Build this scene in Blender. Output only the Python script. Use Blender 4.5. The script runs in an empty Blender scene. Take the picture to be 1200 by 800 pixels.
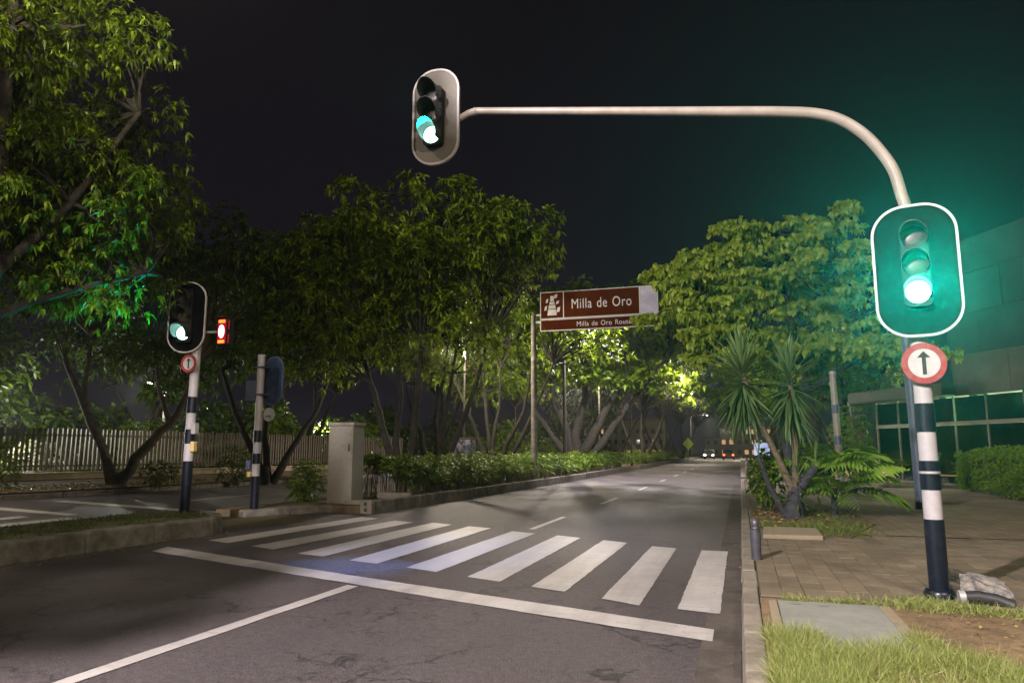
import bpy, bmesh, math, random
import numpy as np
from mathutils import Vector, Matrix, Euler
R = math.radians
scene = bpy.context.scene
col = scene.collection

# ---------------------------------------------------------------- camera, sky, exposure
cam_d = bpy.data.cameras.new("camera")
cam_d.sensor_width = 36.0
cam_d.lens = 25.5
cam_d.clip_end = 2000
cam = bpy.data.objects.new("camera", cam_d)
col.objects.link(cam)
cam.location = (0, 0, 1.5)
cam.rotation_euler = (R(90 + 8.498), 0, R(17.319))
scene.camera = cam

world = bpy.data.worlds.new("World")
scene.world = world
world.use_nodes = True
wn = world.node_tree
for n in list(wn.nodes):
    wn.nodes.remove(n)
w_out = wn.nodes.new("ShaderNodeOutputWorld")
w_bg = wn.nodes.new("ShaderNodeBackground")
w_tc = wn.nodes.new("ShaderNodeTexCoord")
w_sp = wn.nodes.new("ShaderNodeSeparateXYZ")
w_rp = wn.nodes.new("ShaderNodeValToRGB")
w_rp.color_ramp.elements[0].position = 0.0
w_rp.color_ramp.elements[0].color = (0.0095, 0.0080, 0.0125, 1)
w_rp.color_ramp.elements[1].position = 0.6
w_rp.color_ramp.elements[1].color = (0.0056, 0.0040, 0.0058, 1)
wn.links.new(w_tc.outputs["Generated"], w_sp.inputs[0])
wn.links.new(w_sp.outputs[2], w_rp.inputs[0])
wn.links.new(w_rp.outputs[0], w_bg.inputs[0])
w_bg.inputs[1].default_value = 1.0
wn.links.new(w_bg.outputs[0], w_out.inputs[0])

scene.view_settings.view_transform = 'Standard'
scene.view_settings.look = 'None'
scene.view_settings.exposure = 0.0
scene.view_settings.gamma = 1.0
scene.view_settings.use_curve_mapping = False
scene.render.engine = 'CYCLES'
cy = scene.cycles
cy.use_denoising = True
cy.max_bounces = 5
cy.diffuse_bounces = 2
cy.glossy_bounces = 2
cy.transmission_bounces = 3
cy.transparent_max_bounces = 8
cy.volume_bounces = 0
cy.caustics_reflective = False
cy.caustics_refractive = False
cy.sample_clamp_indirect = 3.0

LAMP_MAIN = 25000.0      # street lamp behind the photographer
LAMP_TREE = 2000.0      # street lamp in the island tree
LAMP_ROW = 12000.0       # lamps further down the avenue
WARM = (1.0, 0.86, 0.66)
COOL = (1.0, 0.90, 0.90)
TEAL = (0.0, 1.0, 0.70)
SIG_R = 7000.0            # near green lamp
SIG_A = 220.0            # green lamp on the arm
SIG_L = 420.0           # green lamp on the island
HAZE_DENSITY = 0.0004

# ---------------------------------------------------------------- materials
def new_mat(name):
    m = bpy.data.materials.new(name)
    m.use_nodes = True
    nt = m.node_tree
    for n in list(nt.nodes):
        nt.nodes.remove(n)
    out = nt.nodes.new("ShaderNodeOutputMaterial")
    return m, nt, out

def nd(nt, kind, **kw):
    n = nt.nodes.new(kind)
    for k, v in kw.items():
        if k.startswith("i_"):
            key = k[2:]
            key = int(key) if key.isdigit() else key.replace("_", " ")
            n.inputs[key].default_value = v
        else:
            setattr(n, k, v)
    return n

def c4(c):
    return (c[0], c[1], c[2], 1.0)

def mixrgb(nt, fac, a, b, blend='MIX'):
    n = nt.nodes.new("ShaderNodeMix")
    n.data_type = 'RGBA'
    n.blend_type = blend
    for s, v in ((n.inputs[0], fac), (n.inputs[6], a), (n.inputs[7], b)):
        if isinstance(v, (int, float)):
            s.default_value = v
        elif isinstance(v, tuple):
            s.default_value = v if len(v) == 4 else c4(v)
        else:
            nt.links.new(v, s)
    return n.outputs[2]

def ramp(nt, src, p0, p1, c0=(0, 0, 0), c1=(1, 1, 1)):
    n = nt.nodes.new("ShaderNodeValToRGB")
    n.color_ramp.elements[0].position = p0
    n.color_ramp.elements[0].color = c4(c0)
    n.color_ramp.elements[1].position = p1
    n.color_ramp.elements[1].color = c4(c1)
    nt.links.new(src, n.inputs[0])
    return n.outputs[0]

def coords(nt, scale=None, world_space=False):
    if world_space:
        return nt.nodes.new("ShaderNodeNewGeometry").outputs["Position"]
    return nt.nodes.new("ShaderNodeTexCoord").outputs["Object"]

def noise(nt, vec, scale, detail=4.0, rough=0.6):
    n = nd(nt, "ShaderNodeTexNoise")
    n.inputs["Scale"].default_value = scale
    n.inputs["Detail"].default_value = detail
    n.inputs["Roughness"].default_value = rough
    nt.links.new(vec, n.inputs["Vector"])
    return n.outputs["Fac"]

def surf(name, c0, c1, scale=6.0, rough=0.7, metal=0.0, bump=0.0, bscale=None, world_space=False,
         grime=None, grime_scale=1.5, grime_lo=0.5, grime_hi=0.7, spec=0.4):
    m, nt, out = new_mat(name)
    b = nd(nt, "ShaderNodeBsdfPrincipled")
    b.inputs["Roughness"].default_value = rough
    b.inputs["Metallic"].default_value = metal
    b.inputs["Specular IOR Level"].default_value = spec
    v = coords(nt, world_space=world_space)
    f = ramp(nt, noise(nt, v, scale), 0.35, 0.68)
    c = mixrgb(nt, f, c0, c1)
    if grime:
        g = ramp(nt, noise(nt, v, grime_scale, 6.0, 0.7), grime_lo, grime_hi)
        c = mixrgb(nt, g, c, grime)
    nt.links.new(c, b.inputs["Base Color"])
    if bump:
        bp = nd(nt, "ShaderNodeBump")
        bp.inputs["Strength"].default_value = bump
        bp.inputs["Distance"].default_value = 0.02
        nt.links.new(noise(nt, v, bscale or scale * 4, 5.0), bp.inputs["Height"])
        nt.links.new(bp.outputs[0], b.inputs["Normal"])
    nt.links.new(b.outputs[0], out.inputs[0])
    return m

def emit(name, c, strength):
    m, nt, out = new_mat(name)
    e = nd(nt, "ShaderNodeEmission")
    e.inputs[0].default_value = c4(c)
    e.inputs[1].default_value = strength
    nt.links.new(e.outputs[0], out.inputs[0])
    return m

def leafmat(name, dark, light, trans=0.3, rough=0.5, old=None):
    m, nt, out = new_mat(name)
    at = nd(nt, "ShaderNodeAttribute", attribute_name="tint")
    c = mixrgb(nt, at.outputs["Fac"], dark, light)
    if old:
        c = mixrgb(nt, ramp(nt, at.outputs["Fac"], 0.93, 0.95), c, old)
    p = nd(nt, "ShaderNodeBsdfPrincipled")
    p.inputs["Roughness"].default_value = rough
    p.inputs["Specular IOR Level"].default_value = 0.35
    nt.links.new(c, p.inputs["Base Color"])
    t = nd(nt, "ShaderNodeBsdfTranslucent")
    nt.links.new(mixrgb(nt, 0.5, c, (light[0] * 1.3, light[1] * 1.2, light[2] * 0.6)), t.inputs[0])
    mx = nd(nt, "ShaderNodeMixShader")
    mx.inputs[0].default_value = trans
    nt.links.new(p.outputs[0], mx.inputs[1])
    nt.links.new(t.outputs[0], mx.inputs[2])
    nt.links.new(mx.outputs[0], out.inputs[0])
    return m

def asphalt_mat(name, base, blue=False):
    m, nt, out = new_mat(name)
    v = coords(nt, world_space=True)
    b = nd(nt, "ShaderNodeBsdfPrincipled")
    big = ramp(nt, noise(nt, v, 0.35, 5.0, 0.65), 0.35, 0.7)
    c = mixrgb(nt, big, tuple(x * 0.55 for x in base), tuple(x * 1.35 for x in base))
    mid = ramp(nt, noise(nt, v, 2.3, 6.0, 0.72), 0.36, 0.66)
    c = mixrgb(nt, mid, mixrgb(nt, 0.34, c, (0.02, 0.017, 0.017)), c)
    agg = ramp(nt, noise(nt, v, 70.0, 3.0, 0.75), 0.36, 0.66)
    c = mixrgb(nt, agg, mixrgb(nt, 0.72, c, (0.006, 0.0055, 0.006)), mixrgb(nt, 0.40, c, (0.27, 0.225, 0.235)))
    blot = ramp(nt, noise(nt, v, 15.0, 8.0, 0.82), 0.34, 0.66)
    c = mixrgb(nt, blot, mixrgb(nt, 0.55, c, (0.008, 0.007, 0.007)), mixrgb(nt, 0.14, c, (0.25, 0.205, 0.215)))
    # worn wheel tracks and tar streaks run along the road
    mp = nd(nt, "ShaderNodeMapping")
    mp.inputs["Scale"].default_value = (1.1, 0.06, 1)
    nt.links.new(v, mp.inputs[0])
    st = ramp(nt, noise(nt, mp.outputs[0], 1.6, 4.0), 0.42, 0.72)
    c = mixrgb(nt, mixrgb(nt, 0.35, (0, 0, 0), st), c, (0.05, 0.045, 0.048))
    # cracks
    wrp = nd(nt, "ShaderNodeTexNoise")
    wrp.inputs["Scale"].default_value = 2.2
    wrp.inputs["Detail"].default_value = 9
    wrp.inputs["Roughness"].default_value = 0.7
    nt.links.new(v, wrp.inputs["Vector"])
    add = nd(nt, "ShaderNodeVectorMath", operation='MULTIPLY_ADD')
    nt.links.new(wrp.outputs["Color"], add.inputs[0])
    add.inputs[1].default_value = (0.9, 0.9, 0.0)
    nt.links.new(v, add.inputs[2])
    vo = nd(nt, "ShaderNodeTexVoronoi", feature='DISTANCE_TO_EDGE')
    vo.inputs["Scale"].default_value = 0.75
    nt.links.new(add.outputs[0], vo.inputs["Vector"])
    crk = ramp(nt, vo.outputs["Distance"], 0.006, 0.018, (0.9, 0.9, 0.9), (0, 0, 0))
    gate = ramp(nt, noise(nt, v, 0.8, 4.0), 0.46, 0.53)
    crk = mixrgb(nt, 1.0, crk, gate, 'MULTIPLY')
    vo2 = nd(nt, "ShaderNodeTexVoronoi", feature='DISTANCE_TO_EDGE')
    vo2.inputs["Scale"].default_value = 2.6
    nt.links.new(add.outputs[0], vo2.inputs["Vector"])
    crk2 = ramp(nt, vo2.outputs["Distance"], 0.012, 0.035, (0.85, 0.85, 0.85), (0, 0, 0))
    gate2 = ramp(nt, noise(nt, v, 0.55, 5.0, 0.7), 0.53, 0.58)
    crk = mixrgb(nt, 1.0, crk, mixrgb(nt, 1.0, crk2, gate2, 'MULTIPLY'), 'LIGHTEN')
    c = mixrgb(nt, crk, c, (0.012, 0.011, 0.012))
    if blue:  # bluish glare on the ground, put into the asphalt colour
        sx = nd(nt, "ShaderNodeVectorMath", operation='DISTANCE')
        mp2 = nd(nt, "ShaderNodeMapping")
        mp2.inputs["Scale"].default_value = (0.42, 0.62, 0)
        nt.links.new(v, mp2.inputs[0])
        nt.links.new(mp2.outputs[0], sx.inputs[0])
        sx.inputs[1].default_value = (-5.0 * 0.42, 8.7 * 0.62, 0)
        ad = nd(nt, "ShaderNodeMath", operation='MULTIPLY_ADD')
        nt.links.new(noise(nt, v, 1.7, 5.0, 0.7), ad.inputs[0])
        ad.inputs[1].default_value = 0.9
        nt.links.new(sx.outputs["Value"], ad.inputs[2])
        glare_mask = ramp(nt, ad.outputs[0], 0.72, 1.15, (0.85, 0.85, 0.85), (0, 0, 0))
        c = mixrgb(nt, mixrgb(nt, 1.0, glare_mask, ramp(nt, noise(nt, v, 14.0, 6.0, 0.75), 0.30, 0.62), 'MULTIPLY'), c, (0.10, 0.13, 0.30))
    if blue:
        dm = nd(nt, "ShaderNodeVectorMath", operation='DISTANCE')
        mp3 = nd(nt, "ShaderNodeMapping")
        mp3.inputs["Scale"].default_value = (0.55, 0.42, 0)
        nt.links.new(v, mp3.inputs[0])
        nt.links.new(mp3.outputs[0], dm.inputs[0])
        dm.inputs[1].default_value = (-9.9 * 0.55, 13.6 * 0.42, 0)
        ad3 = nd(nt, "ShaderNodeMath", operation='MULTIPLY_ADD')
        nt.links.new(noise(nt, v, 1.2, 6.0, 0.7), ad3.inputs[0])
        ad3.inputs[1].default_value = 0.7
        nt.links.new(dm.outputs["Value"], ad3.inputs[2])
        moss = ramp(nt, ad3.outputs[0], 0.75, 1.35, (0.8, 0.8, 0.8), (0, 0, 0))
        c = mixrgb(nt, moss, c, (0.075, 0.062, 0.016))
    nt.links.new(c, b.inputs["Base Color"])
    b.inputs["Roughness"].default_value = 0.62
    b.inputs["Specular IOR Level"].default_value = 0.35
    bp = nd(nt, "ShaderNodeBump")
    bp.inputs["Strength"].default_value = 0.55
    bp.inputs["Distance"].default_value = 0.012
    hh = mixrgb(nt, crk, agg, (0, 0, 0))
    nt.links.new(hh, bp.inputs["Height"])
    nt.links.new(bp.outputs[0], b.inputs["Normal"])
    nt.links.new(b.outputs[0], out.inputs[0])
    return m

def paint_mat(name, base, blue=False):
    m, nt, out = new_mat(name)
    v = coords(nt, world_space=True)
    b = nd(nt, "ShaderNodeBsdfPrincipled")
    wear = ramp(nt, noise(nt, v, 26.0, 8.0, 0.8), 0.55, 0.68)
    wear2 = ramp(nt, noise(nt, v, 1.7, 6.0, 0.7), 0.40, 0.75)
    mp = nd(nt, "ShaderNodeMapping")
    mp.inputs["Scale"].default_value = (0.7, 7.0, 1)
    nt.links.new(v, mp.inputs[0])
    scr = ramp(nt, noise(nt, mp.outputs[0], 2.2, 6.0, 0.75), 0.52, 0.68)
    c = mixrgb(nt, mixrgb(nt, 0.55, (0, 0, 0), wear2), base, tuple(x * 0.58 for x in base))
    c = mixrgb(nt, mixrgb(nt, 0.6, (0, 0, 0), scr), c, (0.17, 0.155, 0.15))
    c = mixrgb(nt, mixrgb(nt, 0.75, (0, 0, 0), wear), c, (0.07, 0.06, 0.06))
    mpt = nd(nt, "ShaderNodeMapping")
    mpt.inputs["Scale"].default_value = (1.6, 0.12, 1)
    nt.links.new(v, mpt.inputs[0])
    trk = ramp(nt, noise(nt, mpt.outputs[0], 1.5, 4.0, 0.6), 0.42, 0.66)
    c = mixrgb(nt, mixrgb(nt, 0.42, (0, 0, 0), trk), c, (0.12, 0.105, 0.10))
    chip = ramp(nt, noise(nt, v, 7.0, 9.0, 0.85), 0.60, 0.66)
    c = mixrgb(nt, mixrgb(nt, 0.8, (0, 0, 0), chip), c, (0.07, 0.06, 0.06))
    if blue:  # the bluish glare is put into the bar colour as well
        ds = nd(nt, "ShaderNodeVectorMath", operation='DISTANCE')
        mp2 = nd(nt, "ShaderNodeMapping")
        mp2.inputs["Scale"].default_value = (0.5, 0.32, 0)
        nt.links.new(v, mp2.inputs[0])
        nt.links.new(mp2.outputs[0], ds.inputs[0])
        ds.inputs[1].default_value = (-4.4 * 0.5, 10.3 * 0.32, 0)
        glare_mask = ramp(nt, ds.outputs["Value"], 0.5, 1.0, (0.55, 0.55, 0.55), (0, 0, 0))
        c = mixrgb(nt, glare_mask, c, (0.26, 0.30, 0.50))
    nt.links.new(c, b.inputs["Base Color"])
    b.inputs["Roughness"].default_value = 0.55
    nt.links.new(b.outputs[0], out.inputs[0])
    return m

def paver_mat(name, c0, c1, brick=False):
    m, nt, out = new_mat(name)
    v = coords(nt, world_space=True)
    b = nd(nt, "ShaderNodeBsdfPrincipled")
    oi = nd(nt, "ShaderNodeObjectInfo")
    f = ramp(nt, noise(nt, v, 0.9, 6.0, 0.7), 0.3, 0.72)
    c = mixrgb(nt, f, c0, c1)
    fine = ramp(nt, noise(nt, v, 60.0, 3.0), 0.35, 0.7)
    c = mixrgb(nt, fine, mixrgb(nt, 0.28, c, (0.03, 0.025, 0.02)), c)
    if brick:
        bt = nd(nt, "ShaderNodeTexBrick")
        bt.offset = 0.5
        bt.inputs["Scale"].default_value = 1.0
        bt.inputs["Mortar Size"].default_value = 0.007
        bt.inputs["Brick Width"].default_value = 0.4
        bt.inputs["Row Height"].default_value = 0.2
        bt.inputs["Color1"].default_value = (1, 1, 1, 1)
        bt.inputs["Color2"].default_value = (0.8, 0.8, 0.8, 1)
        bt.inputs["Mortar"].default_value = (0.3, 0.3, 0.3, 1)
        mp = nd(nt, "ShaderNodeMapping")
        mp.inputs["Rotation"].default_value = (0, 0, R(90))
        nt.links.new(v, mp.inputs[0])
        nt.links.new(mp.outputs[0], bt.inputs["Vector"])
        c = mixrgb(nt, 1.0, c, bt.outputs["Color"], 'MULTIPLY')
    else:
        k = nd(nt, "ShaderNodeMath", operation='MULTIPLY_ADD')
        nt.links.new(oi.outputs["Random"], k.inputs[0])
        k.inputs[1].default_value = 0.3
        k.inputs[2].default_value = 0.85
        c = mixrgb(nt, 1.0, c, k.outputs[0], 'MULTIPLY')
    st = ramp(nt, noise(nt, v, 2.0, 8.0, 0.78), 0.44, 0.70)
    c = mixrgb(nt, mixrgb(nt, 0.7, (0, 0, 0), st), c, tuple(x * 0.36 for x in c0))
    nt.links.new(c, b.inputs["Base Color"])
    b.inputs["Roughness"].default_value = 0.75
    bp = nd(nt, "ShaderNodeBump")
    bp.inputs["Strength"].default_value = 0.35
    bp.inputs["Distance"].default_value = 0.01
    nt.links.new(fine, bp.inputs["Height"])
    nt.links.new(bp.outputs[0], b.inputs["Normal"])
    nt.links.new(b.outputs[0], out.inputs[0])
    return m

def glass_mat(name, tint=(0.75, 0.9, 0.8), clear=0.72):
    m, nt, out = new_mat(name)
    g = nd(nt, "ShaderNodeBsdfGlossy")
    g.inputs["Roughness"].default_value = 0.03
    g.inputs[0].default_value = (0.8, 0.9, 0.85, 1)
    t = nd(nt, "ShaderNodeBsdfTransparent")
    t.inputs[0].default_value = c4(tint)
    fr = nd(nt, "ShaderNodeFresnel")
    fr.inputs[0].default_value = 1.5
    a = nd(nt, "ShaderNodeMath", operation='ADD')
    nt.links.new(fr.outputs[0], a.inputs[0])
    a.inputs[1].default_value = 0.06
    mx = nd(nt, "ShaderNodeMixShader")
    nt.links.new(a.outputs[0], mx.inputs[0])
    nt.links.new(t.outputs[0], mx.inputs[1])
    nt.links.new(g.outputs[0], mx.inputs[2])
    nt.links.new(mx.outputs[0], out.inputs[0])
    return m

M = {}
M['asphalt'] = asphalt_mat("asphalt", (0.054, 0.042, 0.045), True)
M['asphalt2'] = asphalt_mat("asphalt_far_side", (0.085, 0.074, 0.071))
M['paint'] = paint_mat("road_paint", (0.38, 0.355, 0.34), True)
M['paint2'] = paint_mat("road_paint_far", (0.42, 0.40, 0.36))
M['paver'] = paver_mat("paver", (0.155, 0.120, 0.074), (0.21, 0.163, 0.104))
M['pavement'] = paver_mat("pavement", (0.20, 0.152, 0.088), (0.265, 0.204, 0.124), True)
M['joint'] = surf("paver_joint", (0.05, 0.04, 0.03), (0.08, 0.06, 0.045), 20, 0.9, world_space=True)
M['gutter'] = surf("gutter_concrete", (0.05, 0.04, 0.034), (0.085, 0.07, 0.058), 3, 0.85, bump=0.7, bscale=50, world_space=True, grime=(0.03, 0.024, 0.02), grime_scale=2.5)
M['kerb'] = surf("kerb_concrete", (0.16, 0.138, 0.108), (0.24, 0.205, 0.16), 5, 0.85, bump=0.5, bscale=40, world_space=True,
                 grime=(0.09, 0.078, 0.058), grime_scale=2.2, grime_lo=0.48, grime_hi=0.72)
M['kerb_dark'] = surf("kerb_weathered", (0.10, 0.088, 0.075), (0.20, 0.175, 0.145), 4, 0.9, bump=0.6, bscale=35, world_space=True,
                      grime=(0.05, 0.046, 0.034), grime_scale=1.9, grime_lo=0.45, grime_hi=0.7)
M['slab'] = surf("cover_slab", (0.17, 0.175, 0.155), (0.24, 0.24, 0.21), 3, 0.8, bump=0.3, bscale=60, world_space=True,
                 grime=(0.16, 0.16, 0.13), grime_scale=5, grime_lo=0.5, grime_hi=0.75)
M['slab_warm'] = surf("slab_rim", (0.21, 0.17, 0.11), (0.28, 0.23, 0.155), 4, 0.85, bump=0.4, bscale=40, world_space=True,
                      grime=(0.14, 0.11, 0.07), grime_scale=4)
M['soil'] = surf("soil", (0.13, 0.085, 0.045), (0.23, 0.155, 0.08), 3.0, 0.95, bump=0.9, bscale=25, world_space=True,
                 grime=(0.08, 0.055, 0.03), grime_scale=8, grime_lo=0.5, grime_hi=0.7)
M['litter_soil'] = surf("bed_soil", (0.07, 0.05, 0.028), (0.14, 0.10, 0.05), 2.5, 0.95, bump=0.9, bscale=18, world_space=True,
                        grime=(0.035, 0.03, 0.016), grime_scale=4, grime_lo=0.5, grime_hi=0.7)
M['ground'] = surf("ground", (0.05, 0.045, 0.035), (0.08, 0.07, 0.05), 0.5, 0.95, world_space=True)
M['turf_soil'] = surf("turf_soil", (0.05, 0.055, 0.022), (0.10, 0.085, 0.045), 3.0, 0.95, bump=0.8, bscale=22, world_space=True)
M['white_pole'] = surf("white_pole_paint", (0.30, 0.28, 0.29), (0.37, 0.35, 0.355), 7, 0.45, grime=(0.28, 0.26, 0.25), grime_scale=9, grime_lo=0.56, grime_hi=0.8)
M['black_band'] = surf("black_band_paint", (0.004, 0.005, 0.012), (0.008, 0.009, 0.018), 9, 0.32, grime=(0.05, 0.05, 0.06), grime_scale=10, grime_lo=0.6, grime_hi=0.8)
M['grey_steel'] = surf("galvanised_steel", (0.33, 0.33, 0.33), (0.45, 0.44, 0.43), 9, 0.45, 0.3, grime=(0.2, 0.19, 0.17), grime_scale=6)
M['arm_steel'] = surf("arm_paint", (0.20, 0.172, 0.148), (0.26, 0.225, 0.195), 6, 0.42, grime=(0.2, 0.17, 0.14), grime_scale=7, grime_lo=0.5, grime_hi=0.75)
M['blue_grey'] = surf("blue_grey_paint", (0.045, 0.055, 0.09), (0.075, 0.085, 0.13), 4, 0.5)
M['board'] = surf("signal_board_black", (0.0015, 0.002, 0.0025), (0.004, 0.005, 0.005), 5, 0.7, spec=0.03)
M['board_lit'] = surf("signal_board_lit", (0.09, 0.078, 0.067), (0.14, 0.12, 0.103), 3, 0.6, grime=(0.12, 0.11, 0.10), grime_scale=5)  # lamplit copy of the board; the light is put into its colour
M['board_back'] = surf("signal_board_back", (0.012, 0.022, 0.05), (0.022, 0.036, 0.07), 4, 0.5, grime=(0.05, 0.06, 0.09), grime_scale=6)
M['border'] = surf("board_border_white", (0.32, 0.30, 0.295), (0.37, 0.345, 0.34), 9, 0.5)
M['housing'] = surf("signal_housing", (0.005, 0.006, 0.006), (0.012, 0.013, 0.013), 8, 0.55, spec=0.15)
M['visor'] = surf("visor_plastic", (0.014, 0.015, 0.015), (0.03, 0.03, 0.03), 12, 0.45)
M['lens_off_red'] = surf("lens_red_unlit", (0.03, 0.02, 0.02), (0.06, 0.04, 0.04), 30, 0.35, spec=0.4)
M['lens_off_amber'] = surf("lens_amber_unlit", (0.03, 0.025, 0.012), (0.05, 0.04, 0.02), 30, 0.35, spec=0.4)
M['lens_green'] = emit("lens_green_lit", (0.42, 1.0, 0.86), 7.0)
M['lens_red_hot'] = emit("lens_red_core", (1.0, 0.55, 0.62), 3.0)
M['lens_amber_lit'] = emit("lens_orange_panel", (1.0, 0.25, 0.03), 2.2)
M['red_glow_dim'] = emit("red_side_glow", (0.55, 0.01, 0.02), 1.0)
M['sign_pale'] = surf("sign_pale", (0.27, 0.26, 0.32), (0.38, 0.365, 0.42), 2.5, 0.55, grime=(0.3, 0.28, 0.36), grime_scale=2)
M['lens_red'] = emit("lens_red_lit", (0.5, 0.004, 0.02), 1.0)
M['sign_red'] = surf("sign_red", (0.20, 0.016, 0.02), (0.26, 0.03, 0.035), 12, 0.5, grime=(0.24, 0.08, 0.08), grime_scale=14)
M['sign_white'] = surf("sign_white", (0.32, 0.31, 0.31), (0.38, 0.37, 0.37), 10, 0.5)
M['sign_black'] = surf("sign_black", (0.012, 0.014, 0.016), (0.025, 0.026, 0.028), 10, 0.5)
M['sign_brown'] = surf("sign_brown", (0.038, 0.0055, 0.0006), (0.055, 0.0095, 0.0006), 0.7, 0.8, grime=(0.06, 0.022, 0.0003), grime_scale=0.55, grime_lo=0.5, grime_hi=0.75, spec=0.03)
M['sign_letter'] = surf("sign_letter", (0.38, 0.365, 0.36), (0.43, 0.415, 0.4), 6, 0.5)
M['cabinet'] = surf("cabinet_paint", (0.26, 0.24, 0.205), (0.32, 0.295, 0.25), 2.5, 0.6, grime=(0.19, 0.17, 0.14), grime_scale=2.4, grime_lo=0.48, grime_hi=0.75)
M['concrete'] = surf("facade_concrete", (0.06, 0.05, 0.036), (0.095, 0.08, 0.056), 0.9, 0.85, bump=0.3, bscale=18, grime=(0.05, 0.043, 0.03), grime_scale=0.7, grime_lo=0.45, grime_hi=0.75)
M['concrete_unlit'] = surf("facade_concrete_unlit", (0.018, 0.017, 0.015), (0.032, 0.03, 0.025), 0.9, 0.85, bump=0.3, bscale=18)  # unlit upper concrete, its shade put into the colour
M['concrete_pole'] = surf("concrete_pole", (0.09, 0.08, 0.066), (0.14, 0.127, 0.108), 6, 0.8, grime=(0.2, 0.18, 0.15), grime_scale=3)
M['column'] = surf("column_paint", (0.30, 0.42, 0.24), (0.40, 0.5, 0.32), 2, 0.7)
M['interior'] = surf("interior_wall", (0.20, 0.27, 0.18), (0.30, 0.38, 0.26), 0.6, 0.8)
M['interior_dark'] = surf("interior_dark", (0.02, 0.03, 0.025), (0.05, 0.06, 0.05), 0.8, 0.8)
M['frame'] = surf("window_frame", (0.10, 0.09, 0.06), (0.15, 0.135, 0.09), 3, 0.5)
M['glass'] = glass_mat("pane_glass")
M['stone'] = surf("granite_block", (0.07, 0.068, 0.07), (0.32, 0.295, 0.27), 14, 0.85, bump=0.9, bscale=30, grime=(0.24, 0.21, 0.17), grime_scale=3)
M['rubber'] = surf("black_pipe", (0.016, 0.015, 0.018), (0.035, 0.032, 0.035), 8, 0.5)
M['bollard'] = surf("bollard_paint", (0.06, 0.058, 0.072), (0.10, 0.095, 0.115), 12, 0.4, 0.4, grime=(0.17, 0.16, 0.18), grime_scale=18, grime_lo=0.58, grime_hi=0.8)
M['bark'] = surf("bark", (0.012, 0.0095, 0.007), (0.032, 0.025, 0.019), 6, 0.9, bump=1.0, bscale=16, grime=(0.026, 0.028, 0.017), grime_scale=3)
M['bark_pale'] = surf("bark_pale", (0.055, 0.045, 0.03), (0.115, 0.09, 0.06), 5, 0.9, bump=0.9, bscale=18, grime=(0.04, 0.048, 0.025), grime_scale=3)
M['bark_dark'] = surf("yucca_bark", (0.018, 0.018, 0.024), (0.045, 0.042, 0.05), 8, 0.8, bump=1.0, bscale=24)
M['yucca_stem'] = surf("yucca_stem", (0.075, 0.055, 0.035), (0.14, 0.105, 0.065), 14, 0.85, bump=0.9, bscale=40)
M['picket'] = surf("picket_paint", (0.085, 0.067, 0.042), (0.125, 0.10, 0.065), 4, 0.6, grime=(0.06, 0.048, 0.03), grime_scale=2.5)
M['wall'] = surf("low_wall", (0.24, 0.19, 0.12), (0.34, 0.27, 0.17), 2, 0.9, bump=0.5, bscale=16, world_space=True, grime=(0.13, 0.10, 0.06), grime_scale=1.2)
M['car_white'] = surf("car_white", (0.6, 0.6, 0.6), (0.65, 0.65, 0.65), 2, 0.25)
M['car_yellow'] = surf("car_yellow", (0.55, 0.30, 0.03), (0.6, 0.34, 0.04), 2, 0.25)
M['car_dark'] = surf("car_dark", (0.03, 0.03, 0.035), (0.04, 0.04, 0.045), 2, 0.25)
M['car_glass'] = surf("car_glass", (0.01, 0.012, 0.014), (0.015, 0.018, 0.02), 2, 0.06)
M['tyre'] = surf("tyre", (0.012, 0.012, 0.012), (0.02, 0.02, 0.02), 8, 0.8)
M['head_l'] = emit("headlight", (1.0, 0.85, 0.55), 25.0)
M['tail_l'] = emit("taillight", (1.0, 0.07, 0.02), 12.0)
M['lamp_warm'] = emit("lamp_lens_warm", (1.0, 0.82, 0.55), 40.0)
M['lamp_cool'] = emit("lamp_lens", (1.0, 0.95, 0.88), 30.0)
M['win_lit'] = emit("lit_window", (1.0, 0.55, 0.25), 0.6)
M['shop_dark'] = surf("far_wall", (0.10, 0.085, 0.07), (0.15, 0.13, 0.10), 0.3, 0.8)
M['sign_lime'] = surf("sign_lime", (0.45, 0.60, 0.02), (0.5, 0.66, 0.03), 5, 0.5)
M['sign_blue'] = surf("sign_blue", (0.30, 0.42, 0.7), (0.45, 0.55, 0.8), 5, 0.5)
M['bin'] = surf("bin_green", (0.015, 0.13, 0.03), (0.03, 0.18, 0.05), 6, 0.4)
M['graffiti'] = surf("box_paint", (0.30, 0.29, 0.36), (0.62, 0.60, 0.68), 3.2, 0.7, grime=(0.12, 0.10, 0.2), grime_scale=4, grime_lo=0.5, grime_hi=0.56)
M['ramp_yellow'] = surf("ramp_yellow", (0.40, 0.29, 0.11), (0.5, 0.37, 0.15), 2, 0.7)
# foliage
M['leaf_island'] = leafmat("leaf_island", (0.012, 0.034, 0.002), (0.17, 0.25, 0.008), 0.32, old=(0.13, 0.065, 0.03))
M['leaf_mango'] = leafmat("leaf_mango", (0.012, 0.034, 0.002), (0.21, 0.29, 0.008), 0.30)
M['leaf_dark'] = leafmat("leaf_dark", (0.016, 0.040, 0.004), (0.085, 0.14, 0.010), 0.25)
M['leaf_heart'] = leafmat("leaf_heart", (0.13, 0.21, 0.016), (0.40, 0.49, 0.06), 0.28)
M['leaf_rain'] = leafmat("leaf_rain", (0.045, 0.09, 0.005), (0.17, 0.25, 0.012), 0.35)
M['leaf_hedge'] = leafmat("leaf_hedge", (0.045, 0.10, 0.008), (0.15, 0.23, 0.018), 0.25)
M['leaf_box'] = leafmat("leaf_box", (0.06, 0.14, 0.008), (0.20, 0.29, 0.02), 0.25)
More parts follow.
